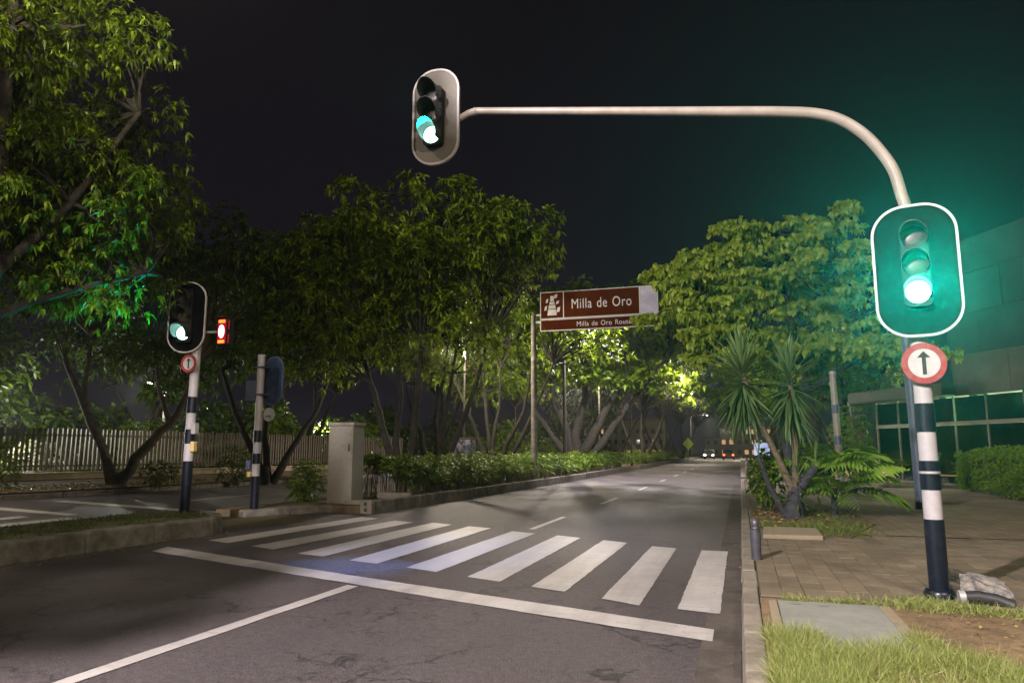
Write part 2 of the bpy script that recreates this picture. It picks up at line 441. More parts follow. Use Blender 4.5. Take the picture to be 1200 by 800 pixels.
M['leaf_yucca'] = leafmat("leaf_yucca", (0.04, 0.075, 0.022), (0.12, 0.18, 0.055), 0.12, 0.4)
M['leaf_frond'] = leafmat("leaf_frond", (0.09, 0.20, 0.018), (0.28, 0.41, 0.05), 0.25)
M['leaf_dry'] = leafmat("leaf_dry", (0.12, 0.075, 0.025), (0.30, 0.22, 0.07), 0.1)
M['grass'] = leafmat("grass", (0.085, 0.13, 0.018), (0.33, 0.36, 0.11), 0.25, old=(0.42, 0.36, 0.18))
M['grass_dark'] = leafmat("grass_dark", (0.03, 0.052, 0.012), (0.085, 0.10, 0.025), 0.25)
M['grass_mid'] = leafmat("grass_mid", (0.05, 0.085, 0.012), (0.14, 0.17, 0.03), 0.25)
M['leaf_pale'] = leafmat("leaf_pale", (0.14, 0.18, 0.07), (0.55, 0.55, 0.48), 0.2)
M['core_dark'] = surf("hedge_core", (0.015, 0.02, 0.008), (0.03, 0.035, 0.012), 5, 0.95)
M['lamp_pend'] = emit("pendant_glow", (1.0, 0.45, 0.08), 6.0)
M['lamp_tube'] = emit("ceiling_panel_glow", (0.85, 1.0, 0.7), 2.5)
M['stem'] = surf("plant_stem", (0.07, 0.075, 0.035), (0.13, 0.12, 0.06), 8, 0.8)

# ---------------------------------------------------------------- geometry helpers
class MB:
    """collects shapes for one mesh"""
    def __init__(s):
        s.v, s.f = [], []

    def add(s, vs, fs):
        o = len(s.v)
        s.v += [tuple(x) for x in vs]
        s.f += [tuple(i + o for i in f) for f in fs]
        return s

    def box(s, x0, x1, y0, y1, z0, z1, rz=0.0):
        vs = [(x0, y0, z0), (x1, y0, z0), (x1, y1, z0), (x0, y1, z0), (x0, y0, z1), (x1, y0, z1), (x1, y1, z1), (x0, y1, z1)]
        if rz:
            cx, cy_ = (x0 + x1) / 2, (y0 + y1) / 2
            c, sn = math.cos(rz), math.sin(rz)
            vs = [(cx + (x - cx) * c - (y - cy_) * sn, cy_ + (x - cx) * sn + (y - cy_) * c, z) for x, y, z in vs]
        return s.add(vs, [(0, 3, 2, 1), (4, 5, 6, 7), (0, 1, 5, 4), (1, 2, 6, 5), (2, 3, 7, 6), (3, 0, 4, 7)])

    def tube(s, pts, rad, n=12, cap=True):
        pts = [Vector(p) for p in pts]
        if isinstance(rad, (int, float)):
            rad = [rad] * len(pts)
        rings = []
        up = None
        for i, p in enumerate(pts):
            t = (pts[min(i + 1, len(pts) - 1)] - pts[max(i - 1, 0)]).normalized()
            if up is None:
                a = Vector((0, 0, 1)) if abs(t.z) < 0.9 else Vector((1, 0, 0))
                up = (a - t * a.dot(t)).normalized()
            else:
                up = (up - t * up.dot(t))
                up = up.normalized() if up.length > 1e-6 else Vector((1, 0, 0))
            sd = t.cross(up)
            rings.append([p + (up * math.cos(2 * math.pi * k / n) + sd * math.sin(2 * math.pi * k / n)) * rad[i] for k in range(n)])
        vs = [q for r_ in rings for q in r_]
        fs = []
        for i in range(len(rings) - 1):
            for k in range(n):
                a, b = i * n + k, i * n + (k + 1) % n
                fs.append((a, a + n, b + n, b))
        if cap:
            fs.append(tuple(range(n)))
            fs.append(tuple(reversed(range((len(rings) - 1) * n, len(rings) * n))))
        return s.add(vs, fs)

    def prism(s, poly, a0, a1, axis='z'):
        """extrude a 2D outline; axis z: (x,y), axis y: (x,z), axis x: (y,z)"""
        def q(p, a):
            return {'z': (p[0], p[1], a), 'y': (p[0], a, p[1]), 'x': (a, p[0], p[1])}[axis]
        n = len(poly)
        vs = [q(p, a0) for p in poly] + [q(p, a1) for p in poly]
        fs = [tuple(reversed(range(n))), tuple(range(n, 2 * n))]
        for k in range(n):
            fs.append((k, (k + 1) % n, n + (k + 1) % n, n + k))
        return s.add(vs, fs)

    def ring(s, outer, inner, a0, a1, axis='y'):
        def q(p, a):
            return {'z': (p[0], p[1], a), 'y': (p[0], a, p[1])}[axis]
        n = len(outer)
        vs = [q(p, a0) for p in outer] + [q(p, a0) for p in inner] + [q(p, a1) for p in outer] + [q(p, a1) for p in inner]
        fs = []
        for k in range(n):
            j = (k + 1) % n
            fs += [(k, j, n + j, n + k), (2 * n + k, 3 * n + k, 3 * n + j, 2 * n + j), (k, 2 * n + k, 2 * n + j, j), (n + k, n + j, 3 * n + j, 3 * n + k)]
        return s.add(vs, fs)

    def lathe(s, prof, n=20, c=(0, 0, 0)):
        vs, fs = [], []
        for r_, z in prof:
            for k in range(n):
                a = 2 * math.pi * k / n
                vs.append((c[0] + r_ * math.cos(a), c[1] + r_ * math.sin(a), c[2] + z))
        for i in range(len(prof) - 1):
            for k in range(n):
                a, b = i * n + k, i * n + (k + 1) % n
                fs.append((a, b, b + n, a + n))
        fs.append(tuple(reversed(range(n))))
        fs.append(tuple(range((len(prof) - 1) * n, len(prof) * n)))
        return s.add(vs, fs)

    def sheet(s, poly, z):
        return s.add([(p[0], p[1], z) for p in poly], [tuple(range(len(poly)))])

    def mesh(s, name, mat, smooth=False):
        me = bpy.data.meshes.new(name)
        me.from_pydata(s.v, [], s.f)
        bm = bmesh.new()
        bm.from_mesh(me)
        bmesh.ops.recalc_face_normals(bm, faces=bm.faces)
        bm.to_mesh(me)
        bm.free()
        me.materials.append(mat)
        if smooth:
            me.polygons.foreach_set("use_smooth", [True] * len(me.polygons))
            me.set_sharp_from_angle(angle=R(40))
        return me

def link(name, me, parent=None, loc=(0, 0, 0), rot=None):
    o = bpy.data.objects.new(name, me)
    col.objects.link(o)
    o.parent = parent
    o.location = loc
    if rot is not None:
        o.rotation_euler = rot
    return o

def part(name, mb, mat, parent=None, smooth=False, bevel=0.0, loc=(0, 0, 0), rot=None):
    o = link(name, mb.mesh(name, mat, smooth), parent, loc, rot)
    if bevel:
        md = o.modifiers.new("bevel", 'BEVEL')
        md.width = bevel
        md.segments = 2
        md.limit_method = 'ANGLE'
        md.angle_limit = R(40)
    return o

def thing(name, label, cat, loc=(0, 0, 0), rz=0.0, group=None):
    o = bpy.data.objects.new(name, None)
    col.objects.link(o)
    o.empty_display_size = 0.2
    o.location = loc
    o.rotation_euler = (0, 0, rz)
    tag(o, label, cat, group)
    return o

def tag(o, label, cat, group=None):
    o["label"] = label
    o["category"] = cat
    if group:
        o["group"] = group
    return o

def structure(name, mb=None, mat=None, smooth=False):
    o = part(name, mb, mat, None, smooth) if mb else bpy.data.objects.new(name, None)
    if not mb:
        col.objects.link(o)
    o["kind"] = "structure"
    return o

def circle(r_, n=32, cx=0, cz=0, ry=None):
    return [(cx + r_ * math.cos(2 * math.pi * k / n), cz + (ry or r_) * math.sin(2 * math.pi * k / n)) for k in range(n)]

def rrect(w, h, r_, n=10, cx=0, cz=0):
    pts = []
    for sx, sz, a0 in ((1, 1, 0), (-1, 1, 90), (-1, -1, 180), (1, -1, 270)):
        for k in range(n + 1):
            a = R(a0 + 90 * k / n)
            pts.append((cx + sx * (w / 2 - r_) + r_ * math.cos(a), cz + sz * (h / 2 - r_) + r_ * math.sin(a)))
    return pts

def jitter_mesh(me, amt, seed):
    rng = np.random.default_rng(seed)
    n = len(me.vertices)
    co = np.empty(n * 3)
    me.vertices.foreach_get("co", co)
    co += rng.normal(0, amt, n * 3)
    me.vertices.foreach_set("co", co)
    me.update()

# ---------------------------------------------------------------- leaves
def unit(a):
    return a / np.maximum(np.linalg.norm(a, axis=1, keepdims=True), 1e-9)

def leaves_mesh(name, mat, base, d, L, W, rng, droop=0.25, fold=0.15, wide=0.45, tint=None, face_up=1.0):
    """one mesh of folded, drooping leaves; 5 vertices and 4 triangles each"""
    N = len(base)
    d = unit(d)
    ref = np.tile(np.array([0, 0, 1.0]), (N, 1)) * face_up + rng.normal(0, 0.45, (N, 3))
    side = unit(np.cross(d, ref))
    nrm = np.cross(side, d)
    L = np.asarray(L).reshape(-1, 1) * np.ones((N, 1))
    W = np.asarray(W).reshape(-1, 1) * np.ones((N, 1))
    zz = np.array([0, 0, 1.0])
    vs = np.empty((N, 5, 3))
    vs[:, 0] = base
    vs[:, 1] = base + d * L * wide + side * W * 0.5 + nrm * W * fold - zz * L * droop * 0.2
    vs[:, 2] = base + d * L * wide - side * W * 0.5 + nrm * W * fold - zz * L * droop * 0.2
    vs[:, 3] = base + d * L * (wide + 0.08) - zz * L * droop * 0.25
    vs[:, 4] = base + d * L - zz * L * droop
    tri = np.array([(0, 1, 3), (0, 3, 2), (3, 1, 4), (3, 4, 2)])
    idx = (np.arange(N)[:, None, None] * 5 + tri[None]).reshape(-1)
    me = bpy.data.meshes.new(name)
    me.vertices.add(N * 5)
    me.vertices.foreach_set("co", vs.reshape(-1))
    me.loops.add(len(idx))
    me.loops.foreach_set("vertex_index", idx.astype(np.int32))
    me.polygons.add(len(idx) // 3)
    me.polygons.foreach_set("loop_start", np.arange(0, len(idx), 3, dtype=np.int32))
    me.update(calc_edges=True)
    if tint is None:
        tint = rng.random(N)
    at = me.attributes.new("tint", 'FLOAT', 'POINT')
    at.data.foreach_set("value", np.repeat(tint, 5).astype(np.float32))
    me.materials.append(mat)
    return me

def rosettes(rng, pos, axis, k, spread=(0.7, 1.5)):
    """k leaves around each twig tip: returns base, direction"""
    N = len(pos)
    axis = unit(axis)
    a = unit(np.cross(axis, rng.normal(0, 1, (N, 3))))
    b = np.cross(axis, a)
    base, dirs = [], []
    for i in range(k):
        ph = 2 * math.pi * (i / k) + rng.uniform(-0.5, 0.5, (N, 1))
        th = rng.uniform(spread[0], spread[1], (N, 1))
        dd = axis * np.cos(th) + (a * np.cos(ph) + b * np.sin(ph)) * np.sin(th)
        base.append(pos + axis * rng.uniform(-0.05, 0.02, (N, 1)))
        dirs.append(dd)
    return np.concatenate(base), np.concatenate(dirs)

def clump_centres(rng, ells, n, shell=0.35, zmin=None):
    out = []
    vol = np.array([e[1][0] * e[1][1] * e[1][2] for e in ells]) ** 0.75
    cnt = np.maximum(1, (n * vol / vol.sum()).astype(int))
    for (c, r_), k in zip(ells, cnt):
        q = unit(rng.normal(0, 1, (k, 3))) * (rng.random((k, 1)) ** shell)
        out.append(np.array(c) + q * np.array(r_))
    return np.concatenate(out)

def build_tree(name, label, base, stems, ells, seed, mat, bark, n_clumps=60, clump_r=0.7, per=24, k=8, L=0.22, W=0.07,
               droop=0.3, up=0.5, flat=0.6, cat="tree", group=None, shell=0.35, limbs=True, wide=0.45, spread=(0.7, 1.5), hang=0.0, lim_r=0.035):
    """stems: list of (points, radii) in world coordinates, ells: crown ellipsoids in world coordinates"""
    rng = np.random.default_rng(seed)
    t = thing(name, label, cat, base, 0, group)
    b = np.array(base)
    tips = []
    for pts, rad in stems:
        p2 = []
        for i, p in enumerate(pts):
            p2.append(np.array(p) - b)
        # refine and roughen the stem line
        fine, fr = [], []
        for i in range(len(p2) - 1):
            for s in np.linspace(0, 1, 5)[:-1]:
                fine.append(p2[i] * (1 - s) + p2[i + 1] * s + rng.normal(0, 0.12 * rad[i], 3) * (1 if i + s > 0 else 0))
                fr.append((rad[i] * (1 - s) + rad[i + 1] * s) * rng.uniform(0.93, 1.07))
        fine.append(p2[-1]); fr.append(rad[-1])
        part("trunk", MB().tube(fine, fr, 10), bark, t, True)
        tips += [fine[-1], fine[-3], fine[len(fine) // 2]]
    tips = np.array(tips)
    cc = clump_centres(rng, ells, n_clumps, shell) - b
    if limbs:
        mb = MB()
        for c in cc:
            j = np.argmin(np.linalg.norm(tips - c, axis=1) + rng.random(len(tips)) * 0.8)
            p0 = tips[j]
            ln = np.linalg.norm(c - p0)
            mid1 = p0 * 0.65 + c * 0.35 + rng.normal(0, 0.06 * ln, 3) + np.array([0, 0, 0.05 * ln])
            mid2 = p0 * 0.3 + c * 0.7 + rng.normal(0, 0.06 * ln, 3)
            mb.tube([p0, mid1, mid2, c], [lim_r * 1.25, lim_r * 0.8, lim_r * 0.5, lim_r * 0.25], 5, False)
        part("limbs", mb, bark, t, True)
    P, A = [], []
    for c in cc:
        r_ = clump_r * rng.uniform(0.7, 1.35)
        m = max(4, int(per * rng.uniform(0.6, 1.3)))
        q = unit(rng.normal(0, 1, (m, 3)) + np.array([0, 0, up]))
        P.append(c + q * r_ * rng.uniform(0.45, 1.0, (m, 1)) * np.array([1, 1, flat]))
        A.append(q + np.array([0, 0, 0.35 - hang]) + rng.normal(0, 0.25, (m, 3)))
    P, A = np.concatenate(P), np.concatenate(A)
    bs, ds = rosettes(rng, P, A, k, spread)
    ds = ds - np.array([0, 0, hang])
    n = len(bs)
    tw = np.repeat(rng.random((1, len(P))) ** 1.6, k, axis=0).reshape(-1) * 0.72 + rng.random(n) * 0.28
    me = leaves_mesh("crown", mat, bs, ds, L * rng.uniform(0.5, 1.25, n), W * rng.uniform(0.6, 1.25, n), rng, droop, wide=wide, tint=tw)
    link("crown", me, t)
    return t

# ================================================================ SETTING
structure("ground", MB().sheet([(-260, -120), (260, -120), (260, 300), (-260, 300)], -0.02), M['ground'])
# main carriageway
rd = structure("road", MB().sheet([(-9.6, -30), (-0.05, -30), (-0.05, 260), (-7.6, 260), (-7.7, 60), (-7.75, 38), (-8.1, 22), (-8.5, 15.6), (-12.2, 14.6), (-12.2, 10)], 0.0), M['asphalt'])
# far carriageway beyond the median
rd2 = structure("opposite_road", MB().sheet([(-11.3, -30), (-11.6, 14.3), (-11.9, 30), (-11.9, 260), (-19.0, 260), (-19.6, 40), (-20.3, 24), (-22.0, 12), (-24.0, -30)], 0.004), M['asphalt2'])

gt = structure("gutter")
for k in range(26):
    part("gutter_slab", MB().box(-0.36, -0.062, 1.0 + k * 1.25 + 0.008, 2.25 + k * 1.25 - 0.008, -0.03, 0.004), M['gutter'], gt)

def marking(name, poly, parent, mat, z=0.006):
    return part(name, MB().sheet(poly, z), mat, parent)

bars = [[(-8.58, 10.44), (-8.03, 10.22), (-7.70, 14.80), (-8.24, 15.02)],
        [(-7.42, 10.01), (-6.85, 9.76), (-6.60, 14.25), (-7.14, 14.47)],
        [(-6.25, 9.52), (-5.74, 9.37), (-5.66, 14.05), (-6.20, 14.30)],
        [(-5.20, 9.16), (-4.69, 9.00), (-4.68, 13.65), (-5.22, 13.85)],
        [(-4.18, 8.83), (-3.67, 8.62), (-3.62, 13.02), (-4.13, 13.25)],
        [(-3.18, 8.41), (-2.71, 8.22), (-2.70, 12.62), (-3.17, 12.86)],
        [(-2.28, 8.03), (-1.86, 7.86), (-1.83, 12.19), (-2.27, 12.43)],
        [(-1.42, 7.62), (-1.01, 7.40), (-1.01, 11.74), (-1.40, 11.90)],
        [(-0.64, 7.35), (-0.25, 7.25), (-0.25, 11.62), (-0.63, 11.64)]]
def rough_edges(poly, step, amt, rnd):
    out = []
    for i in range(len(poly)):
        a, b = poly[i], poly[(i + 1) % len(poly)]
        n = max(1, int(math.dist(a, b) / step))
        for k in range(n):
            s = k / n
            j = amt if k else 0
            out.append((a[0] + (b[0] - a[0]) * s + rnd.uniform(-j, j), a[1] + (b[1] - a[1]) * s + rnd.uniform(-j, j)))
    return out
rnd = random.Random(5)
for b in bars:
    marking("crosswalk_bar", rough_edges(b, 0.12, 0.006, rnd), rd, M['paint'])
stop_lo = [(-8.46, 9.07), (-6.2, 8.28), (-4.0, 7.50), (-2.0, 6.78), (-0.28, 6.22)]
stop_hi = [(-0.28, 6.62), (-2.0, 7.22), (-4.15, 7.95), (-6.4, 8.76), (-8.63, 9.57)]
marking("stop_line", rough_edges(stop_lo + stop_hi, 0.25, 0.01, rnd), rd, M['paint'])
marking("lane_line", rough_edges([(-4.36, 2.0), (-4.22, 2.0), (-4.20, 4.0), (-4.12, 7.48), (-4.28, 7.52), (-4.34, 4.0)], 0.3, 0.008, rnd), rd, M['paint'])
dash = [(-3.95, 13.7), (-3.84, 16.4)]
for y0, y1, x in ((13.7, 16.4, -3.88), (20.6, 23.4, -3.80), (28.0, 30.6, -3.74), (35.8, 38.4, -3.74), (43.4, 46.2, -3.74), (51, 54, -3.74), (59, 62, -3.74), (67, 70, -3.74)):
    marking("lane_dash", [(x - 0.06, y0), (x + 0.06, y0), (x + 0.06, y1), (x - 0.06, y1)], rd, M['paint2'])
# markings on the far carriageway
marking("stop_line", [(-19.4, 16.75), (-11.4, 14.55), (-11.3, 14.95), (-19.4, 17.2)], rd2, M['paint2'], 0.010)
marking("edge_line", [(-19.0, 14.25), (-14.9, 13.3), (-14.9, 13.62), (-19.0, 14.75)], rd2, M['paint2'], 0.010)
for x0 in (-13.95, -15.3, -16.7):
    marking("crosswalk_bar", [(x0 - 0.5, 9.6), (x0, 9.4), (x0, 12.7), (x0 - 0.5, 12.9)], rd2, M['paint2'], 0.010)
marking("lane_dash", [(-15.85, 18.2), (-15.68, 18.2), (-15.68, 21.2), (-15.85, 21.2)], rd2, M['paint2'], 0.010)

# right pavement: bed with proud pavers near, patterned sheet beyond
sw = structure("sidewalk", MB().box(0.11, 4.8, 7.46, 13.2, -0.01, 0.138), M['joint'])
part("far_paving", MB().sheet([(0.11, 13.2), (4.8, 13.2), (4.8, -10), (60, -10), (60, 120), (0.11, 120)], 0.148), M['pavement'], sw)
pm = MB().box(0.003, 0.197, 0.003, 0.397, -0.03, 0.0)
pmesh = []
for i in range(5):
    me = pm.mesh("paver", M['paver'])
    pmesh.append(me)
rnd = random.Random(3)
row = 0
x = 0.12
count = 0
for i in range(23):
    off = 0.2 if i % 2 else 0.0
    for j in range(15):
        y = 7.5 + off + j * 0.4 - (0.2 if i % 2 else 0)
        if y > 12.85 or y < 7.44:
            continue
        if 0.2 < x < 1.2 and y > 12.0:
            pass
        o = bpy.data.objects.new("paver", rnd.choice(pmesh))
        col.objects.link(o)
        o.parent = sw
        o.location = (x + i * 0.2, y, 0.150 + rnd.uniform(-0.004, 0.003))
        o.rotation_euler = (rnd.uniform(-0.008, 0.008), rnd.uniform(-0.012, 0.012), rnd.uniform(-0.012, 0.012))
        count += 1
# soil verge in the foreground
ve = structure("soil_verge", MB().sheet([(0.11, -6), (4.8, -6), (4.8, 7.44), (0.11, 7.44)], 0.135), M['soil'])

def kerb_run(name, pts, h, w, mat, near, stone=1.0, side=1, bevel=0.02, seed=0):
    """kerb of single stones along a line on the road edge; side=+1: body lies to the right of travel"""
    root = structure(name)
    rk = random.Random(seed)
    pts = [Vector(p) for p in pts]
    seg = [(pts[i], pts[i + 1]) for i in range(len(pts) - 1)]
    for a, b in seg:
        L = (b - a).length
        d = (b - a).normalized()
        nrm = Vector((d.y, -d.x)) * side
        n = max(1, round(L / stone))
        for k in range(n):
            l0, l1 = L * k / n + 0.006, L * (k + 1) / n - 0.006
            j = rk.uniform(-0.006, 0.006)
            p = [a + d * l0 + nrm * j, a + d * l1 + nrm * j, a + d * l1 + nrm * (w + j), a + d * l0 + nrm * (w + j)]
            dz = rk.uniform(-0.008, 0.006)
            tp = 0.025
            q = [p[0] + nrm * tp, p[1] + nrm * tp, p[2], p[3]]
            mb = MB().add([(v.x, v.y, -0.02) for v in p] + [(v.x, v.y, h + dz) for v in q],
                          [(0, 3, 2, 1), (4, 5, 6, 7), (0, 1, 5, 4), (1, 2, 6, 5), (2, 3, 7, 6), (3, 0, 4, 7)])
            part("kerb_stone", mb, mat, root, bevel=bevel)
    return root
kerb_run("kerb", [(-0.06, -1), (-0.06, 44)], 0.15, 0.165, M['kerb'], True, 1.0, 1, 0.015, 1)
part("far_kerb", MB().box(-0.06, 0.105, 44.01, 150, -0.02, 0.15), M['kerb'], bpy.data.objects["kerb"])
kerb_run("island_kerb", [(-9.32, 3.4), (-9.22, 8.62), (-9.02, 11.05)], 0.31, 0.30, M['kerb_dark'], True, 1.36, -1, 0.035, 2)
kerb_run("island_end_kerb", [(-9.02, 11.06), (-9.16, 11.5), (-9.55, 11.95), (-10.2, 12.4), (-10.9, 12.6)], 0.31, 0.25, M['kerb_dark'], True, 0.6, -1, 0.03, 3)
structure("island", MB().prism([(-9.5, 3.4), (-9.42, 8.6), (-9.25, 11.0), (-9.4, 11.45), (-9.75, 11.8), (-10.3, 12.15), (-10.9, 12.35), (-11.3, 11.5), (-11.3, 3.4)], -0.01, 0.285), M['turf_soil'])
# median beyond the crossing gap
med_line = [(-8.42, 15.85), (-8.10, 22), (-7.75, 38), (-7.7, 60), (-7.7, 120)]
kerb_run("median_kerb", med_line[:3], 0.30, 0.26, M['kerb_dark'], True, 1.25, -1, 0.03, 4)
kerb_run("median_end_kerb", [(-9.62, 16.15), (-10.72, 14.15)], 0.16, 0.3, M['kerb_dark'], True, 1.2, 1, 0.03, 6)
part("far_kerb", MB().prism([(-7.75, 38.01), (-7.7, 60), (-7.7, 150), (-7.96, 150), (-7.96, 60), (-8.01, 38.01)], -0.02, 0.3), M['kerb_dark'], bpy.data.objects["median_kerb"])
structure("median", MB().prism([(-8.60, 15.86), (-8.30, 22), (-7.98, 38), (-7.93, 60), (-7.93, 150), (-11.85, 150), (-11.85, 30), (-11.6, 14.3), (-10.98, 14.28), (-9.85, 16.15)], -0.012, 0.15), M['litter_soil'])
# bed in front of the fence
kerb_run("bed_kerb", [(-21.6, 13), (-20.3, 24), (-19.6, 40)], 0.16, 0.25, M['kerb_dark'], True, 2.0, -1, 0.03, 7)
structure("fence_bed", MB().add([(-24.2, -8, 0.2), (-21.8, 13, 0.2), (-20.5, 24, 0.2), (-19.8, 40, 0.2), (-19.3, 150, 0.2), (-24, 150, 0.35), (-22.6, 40, 0.4), (-25.0, 20, 0.4), (-29, -8, 0.4)],
          [(0, 1, 7, 8), (1, 2, 7), (2, 3, 6, 7), (3, 4, 5, 6)]), M['litter_soil'])

# ================================================================ STREET LAMPS
def street_lamp(base, head, label, power, colour, lens='lamp_cool', ltype='POINT', pole_mat='concrete_pole', r0=0.11, group="street lamps along the avenue", radius=0.16, cone=165):
    """lamp post with a curved arm and a cobra head; the lamp under the head gives the light"""
    t = thing("street_lamp", label, "street lamp", base, 0, group)
    b, h = Vector(base), Vector(head)
    d = h - b
    flat = Vector((d.x, d.y, 0))
    part("pole", MB().tube([(0, 0, 0), (0, 0, d.z * 0.5), (0, 0, d.z - 0.35)], [r0, r0 * 0.8, r0 * 0.6], 12), M[pole_mat], t, True)
    part("base_plate", MB().box(-r0 * 1.9, r0 * 1.9, -r0 * 1.9, r0 * 1.9, 0.0, 0.03), M['grey_steel'], t)
    part("arm", MB().tube([Vector((0, 0, d.z - 0.55)), flat * 0.12 + Vector((0, 0, d.z - 0.22)), flat * 0.4 + Vector((0, 0, d.z - 0.02)), flat * 0.82 + Vector((0, 0, d.z + 0.06))], [0.05, 0.045, 0.04, 0.035], 10), M['grey_steel'], t, True)
    a = math.atan2(flat.y, flat.x)
    hd = part("lamp_head", MB().add([(x, y * w, z) for x, w, z0, z1 in ((-0.42, 0.06, 0.05, 0.11), (-0.15, 0.15, 0.03, 0.16), (0.25, 0.17, 0.03, 0.15), (0.42, 0.08, 0.04, 0.09)) for y, z in ((-1, z0), (1, z0), (0.6, z1), (-0.6, z1))],
              [(0, 1, 2, 3), (12, 15, 14, 13)] + [(i * 4 + k, i * 4 + (k + 1) % 4, i * 4 + 4 + (k + 1) % 4, i * 4 + 4 + k) for i in range(3) for k in range(4)]), M['grey_steel'], t, True, loc=d, rot=(0, 0, a))
    n = 14
    bowl = MB().lathe([(0.02, -0.085), (0.08, -0.075), (0.125, -0.035), (0.135, 0.028)], n)
    part("lens", bowl, M[lens], hd, True)
    ld = bpy.data.lights.new("street_light", ltype)
    ld.energy = power
    ld.color = colour
    ld.shadow_soft_size = radius
    if ltype == 'SPOT':
        ld.spot_size = R(cone)
        ld.spot_blend = 0.6
    lo = bpy.data.objects.new("street_light", ld)
    col.objects.link(lo)
    lo.parent = t
    lo.location = d + Vector((0, 0, -0.30))
    return t

street_lamp((-9.9, -5.2, 0.0), (-5.4, -5.0, 9.2), "street lamp on the median behind the photographer", LAMP_MAIN, COOL)
street_lamp((-10.6, 5.3, 0.28), (-8.0, 6.0, 9.9), "street lamp hidden in the crown of the island tree", LAMP_TREE, WARM)
street_lamp((-8.9, 38.0, 0.15), (-6.9, 38.0, 9.4), "street lamp behind the brown road sign", LAMP_ROW, COOL, ltype='SPOT', pole_mat='bark')
street_lamp((-12.6, 68.4, 0.0), (-14.6, 68.4, 8.1), "lamp glaring between tree limbs beyond the median", LAMP_ROW * 0.6, WARM, 'lamp_warm')
street_lamp((-8.6, 60.8, 0.15), (-4.4, 59.5, 7.3), "lamp reaching over the road under the far trees", 3800, WARM, pole_mat='bark')
street_lamp((-8.5, 90.0, 0.15), (-5.4, 90.0, 8.2), "farthest lamp on the median down the avenue", LAMP_ROW * 0.5, WARM, ltype='SPOT', pole_mat='bark')
street_lamp((7.6, -2.5, 0.15), (5.4, -2.2, 8.6), "fill lamp added at right behind the photographer to brighten the pavement", 4600, WARM, radius=0.6)  # unseen lamp added to brighten the pavement, grass and heart-leaved tree
street_lamp((-11.4, 29.6, 0.15), (-11.2, 28.5, 6.0), "lamp lost among the leaves of the broad tree on the median", 2000, WARM, 'lamp_warm', pole_mat='bark', r0=0.06)
street_lamp((-24.5, 8.0, 0.2), (-22.0, 9.0, 8.4), "fill lamp added out at far left to light the fence and opposite road", 4200, WARM, ltype='SPOT', cone=112)  # unseen lamp added to light the fence and the opposite road
street_lamp((2.6, 122.0, 0.15), (0.4, 122.0, 7.4), "warm lamp at the far right end of the avenue", 7000, WARM, 'lamp_warm', ltype='SPOT')
street_lamp((-8.6, 138.0, 0.15), (-5.6, 138.0, 7.8), "warm lamp before the far buildings at the road end", 3500, WARM, 'lamp_warm')
street_lamp((10.2, 46.5, 0.15), (8.3, 44.5, 7.0), "lamp above the low canopy roof beside the round sign", 2500, WARM, 'lamp_warm')
street_lamp((11.5, 66.5, 0.15), (9.2, 65.7, 5.6), "small lamp beside the leaning concrete post", 900, WARM, 'lamp_warm')
street_lamp((-29.6, 21.5, 0.0), (-28.9, 21.5, 2.7), "low garden lamp behind the leftmost pickets", 1800, (1.0, 0.97, 0.85), r0=0.05)
street_lamp((-34.8, 37.5, 0.0), (-34.8, 36.2, 5.6), "white lamp shining behind the left trees beyond the fence", 2200, (0.95, 1.0, 0.85))
street_lamp((-28.2, 44.0, 0.0), (-27.5, 43.9, 2.9), "garden lamp behind the fence, lighting pale shrubs", 5200, (1.0, 0.95, 0.7))

# ================================================================ TRAFFIC SIGNALS
def visor_mesh(r_, ln):
    """tunnel visor open at the bottom, slanted front"""
    n = 18
    vs, fs = [], []
    for rr in (r_, r_ - 0.008):
        for k in range(n + 1):
            a = R(-38 + 256 * k / n)
            cut = 0.45 + 0.55 * max(0.0, min(1.0, (math.sin(a) + 0.62) / 1.62))
            vs.append((rr * math.cos(a), 0.0, rr * math.sin(a)))
            vs.append((rr * math.cos(a), -ln * cut, rr * math.sin(a)))
    m = 2 * (n + 1)
    for k in range(n):
        a = 2 * k
        fs += [(a, a + 2, a + 3, a + 1), (m + a, m + a + 1, m + a + 3, m + a + 2), (a + 1, a + 3, m + a + 3, m + a + 1)]
    return MB().add(vs, fs)

def lens_mesh(r_):
    prof = [(r_, 0.0), (r_ * 0.9, 0.008), (r_ * 0.6, 0.015), (r_ * 0.2, 0.018)]
    mb = MB().lathe(prof, 24)
    mb.v = [(x, -z, y) for x, y, z in mb.v]
    return mb

def signal_head(t, c, w, h, r_, step, board='board', rz=0.0, lit=True, rad=None, border=0.022, off=0.0, visor_len=0.26, back=False):
    """backboard with white border, three lamps with visors; faces -Y"""
    q = Vector(c)
    rot = (0, 0, rz)
    rad = rad or w * 0.47
    bd = part("backboard", MB().prism(rrect(w - 0.004, h - 0.004, rad - 0.002), -0.012, 0.012, 'y'), M[board], t, loc=q, rot=rot)
    part("border", MB().ring(rrect(w, h, rad), rrect(w - 2 * border, h - 2 * border, rad - border), -0.020, 0.016, 'y'), M['border'], bd)
    hs = part("housing", MB().prism(rrect(r_ * 2.25, step * 3.02, 0.05), -0.115, -0.0121, 'y'), M['housing'], t, True, loc=q + Vector((0, 0, off)), rot=rot)
    for i, nm in ((1, 'lens_off_red'), (0, 'lens_off_amber'), (-1, 'lens_green')):
        part("lens", lens_mesh(r_), M[nm], hs, True, loc=(0, -0.1155, i * step))
        part("visor", visor_mesh(r_ * 1.13, visor_len), M['visor'], hs, True, loc=(0, -0.1152, i * step))
    return hs

